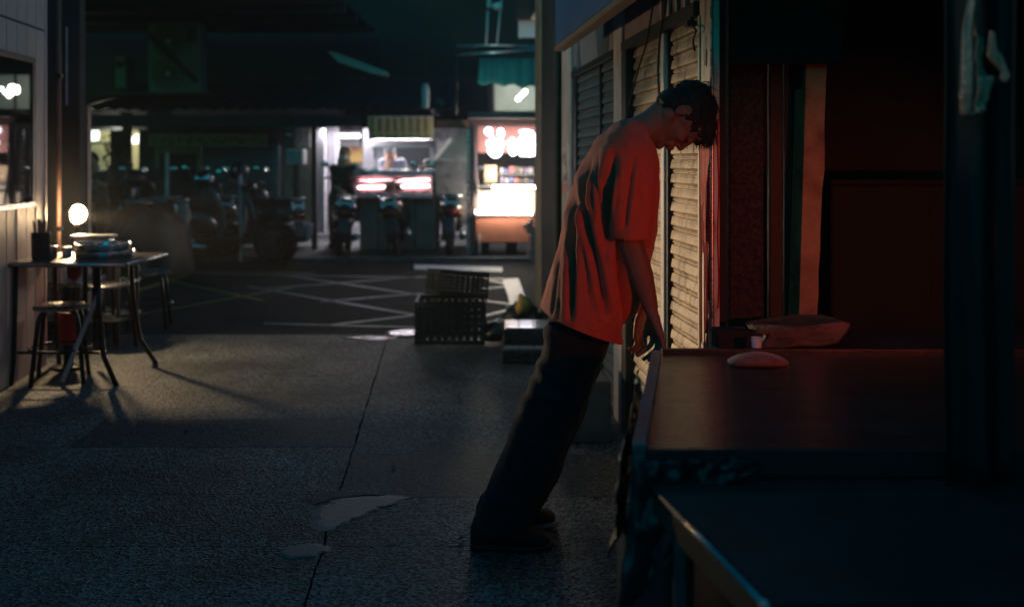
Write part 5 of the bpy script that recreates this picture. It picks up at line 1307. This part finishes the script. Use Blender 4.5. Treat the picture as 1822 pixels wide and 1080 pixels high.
for s in (-1,1):
    ell(bm, H(.099,-.024,s*.012), (.009,.009,.008), 8)
    caps(bm, [H(.082,.040,s*.012), H(.080,.042,s*.045)], [.011,.010], 8)
    hell(bm, (.062,-.018,s*.040), (.026,.024,.020), 12)
hell(bm, (.102,-.048,0), (.011,.0075,.024), 12); hell(bm, (.101,-.060,0), (.011,.0075,.020), 12); hell(bm, (.088,-.052,0), (.018,.022,.032), 12)
for s in (-1,1):
    # ear: a bent rim, a lobe and the bowl
    pts = [H(-.016+.017*math.cos(a), -.006+.025*math.sin(a), s*(.081+.006*math.cos(a*.5))) for a in [math.pi*k/6+.5 for k in range(10)]]
    caps(bm, pts, [.0052]*10, 8)
    hell(bm, (-.016,-.006,s*.076), (.015,.022,.008), 12)
# neck and body
caps(bm, [Q(1100,285), Q(1132,240), Q(1158,226), H(-.02,-.045)], [.060,.060,.058,.058], 16)
loft(bm, [(Q(1048,505), (.10,0,.05), (0,.15,0)), (Q(1058,430), (.105,0,.03), (0,.15,0)), (Q(1078,350), (.11,0,.02), (0,.14,0)), (Q(1104,300), (.08,0,.03), (0,.12,0)), (Q(1116,262), (.05,0,.03), (0,.07,0))], 20, 2.2)
# right arm (nearest the camera) and left arm
def P2(px, py, Y): return P(px, py, Y)
caps(bm, [P2(1112,300,Y0-.135), P2(1122,430,Y0-.205), P2(1141,490,Y0-.20), P2(1157,545,Y0-.195)], [.045,.043,.040,.0265], 14)
caps(bm, [P2(1112,300,Y0+.135), P2(1112,430,Y0+.20), P2(1126,490,Y0+.20), P2(1141,540,Y0+.19)], [.045,.043,.038,.026], 14)
YR = Y0-.20; YL = Y0+.19
# palms
def palm(pw, knk, w):   # wrist point, list of knuckles
    for k in knk: caps(bm, [pw, k], [.0215, .0125], 10)
rk = [P2(1176,598,YR-.036), P2(1175,603,YR-.013), P2(1170,604,YR+.010), P2(1163,600,YR+.033)]
palm(P2(1159,553,YR), rk, 0)
rf = [ (rk[0], P2(1181,616,YR-.040), P2(1174,629,YR-.040), P2(1165,636,YR-.038)),
       (rk[1], P2(1177,622,YR-.016), P2(1166,633,YR-.016), P2(1154,641,YR-.015)),
       (rk[2], P2(1169,621,YR+.008), P2(1157,631,YR+.008), P2(1145,639,YR+.008)),
       (rk[3], P2(1158,614,YR+.032), P2(1147,624,YR+.032), P2(1134,632,YR+.030)) ]
for f in rf: caps(bm, f, [.0105,.0092,.0082,.0068], 10)
caps(bm, [P2(1160,560,YR+.012), P2(1153,578,YR+.030), P2(1148,596,YR+.040), P2(1144,612,YR+.042)], [.014,.0125,.0095,.0075], 10)
lk = [P2(1146,592,YL+.036), P2(1144,596,YL+.013), P2(1139,596,YL-.010), P2(1134,590,YL-.033)]
palm(P2(1142,548,YL), lk, 0)
for i, k in enumerate(lk):
    dy = (.038,.014,-.010,-.034)[i]; x0 = (1148,1145,1139,1133)[i]
    caps(bm, [k, P2(x0,612,YL+dy), P2(x0-6,622,YL+dy), P2(x0-13,(626,630,628,620)[i],YL+dy)], [.0105,.0092,.0082,.0068], 10)
caps(bm, [P2(1141,556,YL-.015), P2(1134,572,YL-.034), P2(1131,590,YL-.042), P2(1130,603,YL-.044)], [.014,.012,.0095,.0075], 10)
bm = remesh(bm, .0036, 3, .5)
obj('body', bm, M['skin'], man, smooth=True)
for s in (-1,1):
    bm = new(); hell(bm, (.083,.012,s*.031), (.011,.012,.012), 12); obj('eyelid', bm, M['skin'], man, smooth=True)

# hair
bm = new()
hell(bm, (-.020,.038,0), (.104,.088,.082), 24)
hell(bm, (-.045,-.028,0), (.058,.060,.073), 18)
hell(bm, (.045,.072,0), (.058,.044,.070), 18)
hell(bm, (.070,.055,0), (.036,.040,.060), 16)
bm = remesh(bm, .006, 4)
noise_disp(bm, lambda v: .007*noise.noise(v.co*38)+.004*noise.noise(v.co*90))
hair = obj('hair', bm, M['hair'], man, smooth=True)
bm = new(); rr = random.Random(12)
def lock(p0, d, L_, w, bend):
    d = d.normalized(); pts = []; side = d.cross(Vector((0,0,1)))
    if side.length < .1: side = Vector((1,0,0))
    side.normalize()
    for i in range(5): pts.append(p0+d*L_*i/4+bend*(i/4)**2*L_)
    tube(bm, pts, [w, w*.95, w*.8, w*.5, w*.1], 4)
for i in range(620):
    th = rr.uniform(0, 2*math.pi); ph = math.acos(rr.uniform(-1, 1))
    n_ = Vector((math.sin(ph)*math.cos(th), math.sin(ph)*math.sin(th), math.cos(ph)))
    f, u, s = n_
    if u < -.35 and f > -.2: continue
    if f > .40 and u < .50: continue
    if abs(s) > .7 and u < .25: continue
    base = H(-.020+.099*f, .036+.085*u, .081*s) if f < .5 else H(-.0+.10*f, .045+.075*u, .078*s)
    tang = (HF*.9+HU*rr.uniform(-.35,.25)+HS*rr.uniform(-.35,.35)); nrm = (HF*f+HU*u+HS*s)
    d = tang-nrm*tang.dot(nrm)*.85+nrm*.10
    lock(base, d, rr.uniform(.028,.06), rr.uniform(.0022,.0042), -nrm*rr.uniform(0,.35)+HF*.25)
for i in range(90):      # flyaway ends round the crown
    a = rr.uniform(0, 2*math.pi); b_ = rr.uniform(-.9, .9); lock(H(-.02+.098*math.cos(a), .04+.084*math.sin(a) if math.sin(a) > -.4 else .0, .07*b_), (HF*math.cos(a)+HU*math.sin(a)+HF*.8+HS*rr.uniform(-.4,.4)), rr.uniform(.02,.045), .0011, HF*.5)
for i in range(90):      # fringe hanging in front of the brow
    s = rr.uniform(-.065,.065); lock(H(.060+rr.uniform(-.02,.02), .085+rr.uniform(-.03,.02), s), HF+HU*rr.uniform(-.5,.0)+HS*rr.uniform(-.2,.2), rr.uniform(.03,.055), .0035, Vector((0,0,-.1)))
for i in range(26):      # stray tuft pressed up by the post
    lock(Q(1245+rr.uniform(-12,14), 152+rr.uniform(-4,8), rr.uniform(-.05,.05)), Vector((rr.uniform(-.6,1), rr.uniform(-.4,.4), rr.uniform(.3,1))), rr.uniform(.02,.04), .0012, Vector((.8,0,-.9)))
obj('hair_locks', bm, M['hair'], man, smooth=True)['kind'] = 'stuff'

# shirt
secs = []
for (bx,by),(fx,fy),hw in (((1120,213),(1147,232),.072),((1110,213),(1152,247),.088),((1094,222),(1163,266),.150),((1066,244),(1168,288),.192),((1042,285),(1169,322),.205),((1022,335),(1168,362),.205),((1008,390),(1164,412),.207),((995,440),(1152,468),.212),((980,490),(1132,530),.220),((964,547),(1106,604),.226),((960,560),(1100,618),.227)):
    a, b = Q(bx,by), Q(fx,fy); secs.append(((a+b)/2, (b-a)/2, (0,hw,0)))
bm = new(); loft(bm, secs, 40, 2.25)
for s in (-1, 1):
    if s < 0: top, mid, hem = P2(1112,262,Y0-.135), P2(1119,330,Y0-.185), P2(1124,410,Y0-.215)
    else: top, mid, hem = P2(1112,262,Y0+.135), P2(1112,330,Y0+.185), P2(1112,410,Y0+.205)
    loft(bm, [(top+Vector((0,-s*.04,.02)), (.075,0,.02), (0,.05,0)), (top, (.085,0,0), (0,.058,0)), (mid, (.082,0,0), (0,.058,0)), (hem, (.0525,0,-.004), (0,.056,0)), (hem+Vector((0,0,-.03)), (.053,0,-.004), (0,.056,0))], 24, 2.1)
bm = remesh(bm, .0065, 4, .5)
# creases, as polylines in the plane of the picture (camera side) -> depth of a fold in metres
creases = [([(1093,262),(1088,310),(1082,345),(1081,412),(1085,440)], .020, .030, 0), ([(1129,269),(1121,335),(1112,402)], .009, .014, 1), ([(1056,268),(1043,313),(1038,360),(1052,425),(1066,488),(1078,558)], .014, .026, 0),
           ([(1030,320),(1025,380),(1022,428),(1020,488),(1016,565)], .014, .026, 0), ([(1070,285),(1066,330),(1070,400),(1080,440)], .007, .010, 0), ([(1096,412),(1102,475),(1114,545),(1112,600)], .020, .030, 0),  # the fold beside the forearm is put in for the arm's shadow
           ([(1104,290),(1101,330),(1098,380)], .006, .008, 1), ([(1042,450),(1045,500),(1050,570)], .006, .006, 0), ([(1000,440),(992,500),(984,560)], .007, .007, 0), ([(1140,300),(1138,350),(1136,400)], .005, .006, 1)]
cr3 = [([Vector(((x-911)/F, (285-y)/F)) for x, y in pts], w/2.6, dep*1.3, sl) for pts, w, dep, sl in creases]
def fold(v):
    c = v.co; d = 0
    q = Vector((c.x/c.y, (c.z-EYE)/c.y))
    if v.normal.y < .35:
        for pts, w, dep, sl in cr3:
            best = 9; tt = 0
            for i in range(len(pts)-1):
                a, b = pts[i], pts[i+1]; ab = b-a; t = max(0, min(1, (q-a).dot(ab)/ab.length_squared)); e = (q-(a+ab*t)).length
                if e < best: best = e; tt = (i+t)/(len(pts)-1)
            if best < w*3:
                env = min(1, tt*4)*min(1, (1-tt)*6+.4)
                d += -dep*.9*math.exp(-(best/w*1.9)**2)*env+dep*.38*math.exp(-((best-w*1.15)/(w*.55))**2)*env
    else:
        d += .012*noise.noise(Vector((q.x*30, q.y*6, 3)))
    d += .0050*noise.noise(Vector((c.x*22+c.z*3, c.y*16, c.z*6)))+.0028*noise.noise(Vector((c.x*50, c.y*30, c.z*16)))+.0016*noise.noise(Vector((c.x*45, c.y*45, c.z*22)))
    return d
noise_disp(bm, fold)
for _ in range(1): bmesh.ops.smooth_vert(bm, verts=bm.verts[:], factor=.35, use_axis_x=True, use_axis_y=True, use_axis_z=True)
# cut hem, sleeve ends and neck open
def cut(bm, co, no, keep=lambda c: True):
    geom = [g for g in list(bm.verts)+list(bm.edges)+list(bm.faces) if keep(g.co if isinstance(g, bmesh.types.BMVert) else (g.verts[0].co))]
    bmesh.ops.bisect_plane(bm, geom=geom, plane_co=co, plane_no=no, clear_outer=True, dist=1e-5)
a, b = Q(965,547), Q(1105,602); nn = Vector((b.z-a.z, 0, -(b.x-a.x))).normalized()
if nn.z > 0: nn = -nn
cut(bm, a, nn, lambda c: c.z < .97)
kill = []
bm.normal_update()
for f in bm.faces:
    c = f.calc_center_median()
    hemz = P2(1124,410,Y0).z-.012
    if f.normal.z < -.75 and abs(c.z-hemz) < .032 and abs(c.y-Y0) > .155: kill.append(f)
    if f.normal.z > .3 and f.normal.x > .1 and (c-Q(1134,224)).length < .062: kill.append(f)
bmesh.ops.delete(bm, geom=list(set(kill)), context='FACES')
o = obj('shirt', bm, M['shirt'], man, smooth=True, recalc=False)
md = o.modifiers.new('cloth', 'SOLIDIFY'); md.thickness = .0035; md.offset = 1
# hem band pinned to the bottom edge of the shirt is in the mesh; belt loop of the jeans below

# jeans
bm = new()
loft(bm, [(Q(1046,520), (.125,0,.0), (0,.175,0)), (Q(1042,560), (.125,0,.02), (0,.18,0)), (Q(1036,600), (.118,0,.03), (0,.175,0))], 24, 2.3)
for s in (-1, 1):
    dy = .084*s; k = 0 if s < 0 else 6
    def seg(x0,y0,x1,y1,hw,d): 
        a, b = P2(x0,y0,Y0+d), P2(x1,y1,Y0+d); return ((a+b)/2, (b-a)/2, (0,hw,0))
    loft(bm, [seg(976+k,572,1086,606,.092,dy*.95), seg(968+k,610,1070+k*.5,640,.096,dy), seg(950+k,665,1048+k,700,.094,dy), seg(930+k,712,1032+k,745,.092,dy*1.02),
              seg(908+k,765,1008+k,795,.090,dy*1.05), seg(884+k,820,988+k,850,.092,dy*1.08), seg(863+k,872,960+k,896,.088,dy*1.15), seg(850+k,912,944+k,925,.088,dy*1.2), seg(847+k,934,940+k,945,.088,dy*1.2)], 26, 2.2)
bm = remesh(bm, .008, 3, .5)
def jf(v):
    c = v.co; k = 1.0
    # crumples gather at the back of the knee and under the seat
    h = c.z; g = math.exp(-((h-.50)/.16)**2)+.8*math.exp(-((h-.78)/.12)**2)+.7*math.exp(-((h-.12)/.07)**2)
    r = c.x*.35+c.z
    w = noise.noise(Vector((c.x*10, c.y*7, r*24)))*.010*g*(1.4 if v.normal.x < 0 else .7)
    return w+noise.noise(c*7)*.007+noise.noise(c*26)*.0028
noise_disp(bm, jf)
obj('jeans', bm, M['jeans'], man, smooth=True, recalc=False)
# pale lines painting the rim light on the folds behind the legs
M['rim_line'] = mat('rim_light_pale', (.40,.40,.42), None, .7)
bm = new()
def rim_line(pp_, r=.0016):
    pts = [Q(x, y, -.02) for x, y in pp_]; out = []
    for i in range(len(pts)-1):
        for k in range(5): out.append(pts[i].lerp(pts[i+1], k/5)+Vector((.003*noise.noise(Vector((i+k*.3, y, 2))), 0, .003*noise.noise(Vector((i+k*.3, y, 5))))))
    out.append(pts[-1])
    for _ in range(3): out = [out[0]]+[(out[i-1]+out[i]*2+out[i+1])/4 for i in range(1, len(out)-1)]+[out[-1]]
    tube(bm, out, r, 5)
for y, t_ in enumerate(([(977,556),(974,585),(975,625),(973,640),(968,658),(950,684),(938,696),(932,712)], [(981,556),(986,570),(985,578),(995,560)], [(984,590),(980,588),(986,572)],
        [(972,594),(975,604),(978,598)], [(976,645),(980,625),(990,608),(994,612),(990,622),(976,642),(962,665)], [(957,680),(958,690),(964,698),(962,704)], [(932,728),(944,712),(955,690)], [(968,660),(948,700),(930,730),(905,780),(885,822)])):
    rim_line(t_, .0011)
obj('rim_light_lines', bm, M['rim_line'], man)['kind'] = 'stuff'
# shoes
def shoe(dx, dy, name='shoe'):
    s = dy
    def S(px, z, w): return (P2(px+dx, 285, Y0+s)*Vector((1,1,0))+Vector((0,0,z)))
    bm = new()
    loft(bm, [(S(843,.045,0), (0,.020,0), (0,0,.030)), (S(852,.055,0), (0,.036,0), (0,0,.045)), (S(880,.060,0), (0,.040,0), (0,0,.050)), (S(915,.050,0), (0,.046,0), (0,0,.040)), (S(950,.040,0), (0,.050,0), (0,0,.028)), (S(975,.036,0), (0,.040,0), (0,0,.022)), (S(984,.032,0), (0,.018,0), (0,0,.010))], 18, 2.2)
    ell(bm, S(875,.09,0), (.055,.042,.045)); bm = remesh(bm, .006, 4)
    o = obj(name, bm, M['shoe'], man, smooth=True)
    bm = new(); loft(bm, [(S(843,.012,0), (0,.026,0), (0,0,.012)), (S(852,.013,0), (0,.042,0), (0,0,.013)), (S(900,.013,0), (0,.046,0), (0,0,.013)), (S(950,.013,0), (0,.054,0), (0,0,.013)), (S(978,.013,0), (0,.040,0), (0,0,.013)), (S(988,.014,0), (0,.016,0), (0,0,.010))], 18, 2.6)
    obj('sole', bm, M['sole'] if dy > 0 else M['shoe'], o, smooth=True, ang=60)
shoe(-6, -.098); shoe(4, .105)

# ================================================================== PEOPLE FAR AWAY
def far_person(label, shirt_m, hair_m, head, neck, sh, arms, waist, feet_, Y, trouser=None, hat=False, sc=1.0):
    """joints in photo pixels at depth Y; arms: list of (elbow, hand)"""
    t = thing('person', label, 'person', Vector((P(sh[0],sh[1],Y).x, Y, .03)))
    p = lambda q, d=0: P(q[0], q[1], Y+d)
    bm = new(); hc = p(head); ell(bm, hc, (.078,.09,.108), 16); ell(bm, hc+Vector((0,-.085,-.02)), (.014,.02,.018), 8)
    for s in (-1,1): ell(bm, hc+Vector((s*.078,0,-.01)), (.012,.02,.028), 8); ell(bm, hc+Vector((s*.03,-.075,.01)), (.013,.012,.008), 8)
    caps(bm, [hc+Vector((0,.01,-.06)), p(neck)], [.052,.052], 10)
    for i, (e, h) in enumerate(arms):
        s = -1 if i == 0 else 1; ehd = p(e,-.06); hd = p(h,-.16)
        caps(bm, [ehd, hd], [.042,.028], 10); ell(bm, hd, (.038,.03,.045), 10)
        for k in range(4): caps(bm, [hd+Vector(((k-1.5)*.017,-.01,-.02)), hd+Vector(((k-1.5)*.018,-.03,-.07)), hd+Vector(((k-1.5)*.016,-.05,-.085))], [.010,.009,.007], 6)
        caps(bm, [hd, hd+Vector((-s*.04,-.03,-.03))], [.013,.009], 6)
    caps(bm, [p(neck), p(waist)], [.10,.10], 12)
    bm = remesh(bm, .011, 3, .5); obj('body', bm, M['skin_far'], t, smooth=True)
    bm = new(); sw = .165*sc
    c = p(sh); w = p(waist)
    loft(bm, [(c+Vector((0,0,.045)), (.07,0,0), (0,.06,0)), (c+Vector((0,0,.015)), (sw*.92,0,0), (0,.09,0)), (c.lerp(w,.25), (sw,0,0), (0,.115,0)), (c.lerp(w,.7), (sw*.92,0,0), (0,.115,0)), (w, (sw*.95,0,0), (0,.12,0))], 20, 2.3)
    for i, (e, h) in enumerate(arms):
        s = -1 if i == 0 else 1
        caps(bm, [c+Vector((s*sw*.85,0,-.01)), p(e,-.04)], [.068,.058], 12)
    bm = remesh(bm, .014, 4, .5); noise_disp(bm, lambda v: .008*noise.noise(v.co*9)); obj('shirt', bm, shirt_m, t, smooth=True)
    bm = new()
    if hat: ell(bm, hc+Vector((0,.0,.045)), (.086,.098,.075), 14); ell(bm, hc+Vector((0,-.09,.035)), (.07,.05,.012), 12)
    else: ell(bm, hc+Vector((0,.022,.028)), (.086,.094,.092), 14)
    obj('cap' if hat else 'hair', bm, hair_m, t, smooth=True)
    bm = new(); f0 = p(waist); z0 = .03
    for s in (-1,1): caps(bm, [f0+Vector((s*.085,0,0)), Vector((f0.x+s*.10, f0.y, max(.5, f0.z*.5))), Vector((f0.x+s*.11, f0.y, z0+.06))], [.095,.075,.055], 12)
    bm = remesh(bm, .016, 3, .5); obj('trousers', bm, trouser or M['bag_dark'], t, smooth=True)
    for s in (-1,1):
        bm = new(); ell(bm, (f0.x+s*.11, f0.y-.05, z0+.045), (.05,.13,.045), 12); obj('shoe', bm, M['shoe'], t, smooth=True)
    return t
M['skin_far'] = mat('skin_far', (.42,.24,.16), (.38,.2,.13), .55, 0, 5, 0)
far_person('vendor in a pale grey shirt and cap behind the bright counter', mat('grey_shirt', (.32,.34,.42), (.26,.28,.35), .8), mat('grey_cap', (.30,.34,.42), None, .7),
    (694,272), (695,284), (698,288), [((682,306),(692,290)), ((720,306),(742,302))], (700,330), None, 15.0, hat=True)
tt = far_person('person all in black with a white mask leaning at the left of the bright stall', mat('black_shirt', (.02,.025,.025), None, .8), M['hair'],
    (613,275), (612,288), (611,298), [((596,330),(612,345)), ((634,305),(641,303))], (606,350), None, 14.3)
bm = new(); ell(bm, P(613,280,14.3)+Vector((0,-.055,0)), (.062,.045,.048), 12); obj('face_mask', bm, M['white_paint'], tt, smooth=True)
far_person('person with folded arms in a dark T-shirt by the far left glass door', mat('dark_grey_shirt', (.10,.085,.07), None, .8), M['hair'],
    (161,288), (162,301), (168,312), [((152,330),(172,326)), ((185,330),(160,326))], (168,360), None, 11.6)
far_person('person in a dark cap and red top at the right end of the bright counter', mat('red_top', (.40,.05,.04), None, .8), M['hair'],
    (762,297), (762,308), (763,314), [((752,338),(754,350)), ((774,338),(772,352))], (763,360), None, 14.9, hat=True)
far_person('person in a blue top standing inside the lit doorway', mat('blue_top', (.05,.16,.50), None, .8), M['hair'],
    (226,298), (226,309), (227,316), [((219,338),(222,352)), ((236,338),(232,352))], (227,360), None, 16.0)

# ================================================================== added thin haze imitating lens glow and lifting the blacks
m = bpy.data.materials.new('glow_haze'); m.use_nodes = True; nt = m.node_tree
nt.nodes.remove(nt.nodes['Principled BSDF']); pv = nt.nodes.new('ShaderNodeVolumePrincipled')
pv.inputs['Color'].default_value = (.92, .95, 1, 1); pv.inputs['Density'].default_value = .0026; pv.inputs['Anisotropy'].default_value = .25
nt.links.new(pv.outputs[0], nt.nodes['Material Output'].inputs['Volume'])
bm = new(); box(bm, -24, 24, -26, 30, -1.1, 11); o = obj('haze', bm, m); o['kind'] = 'stuff'
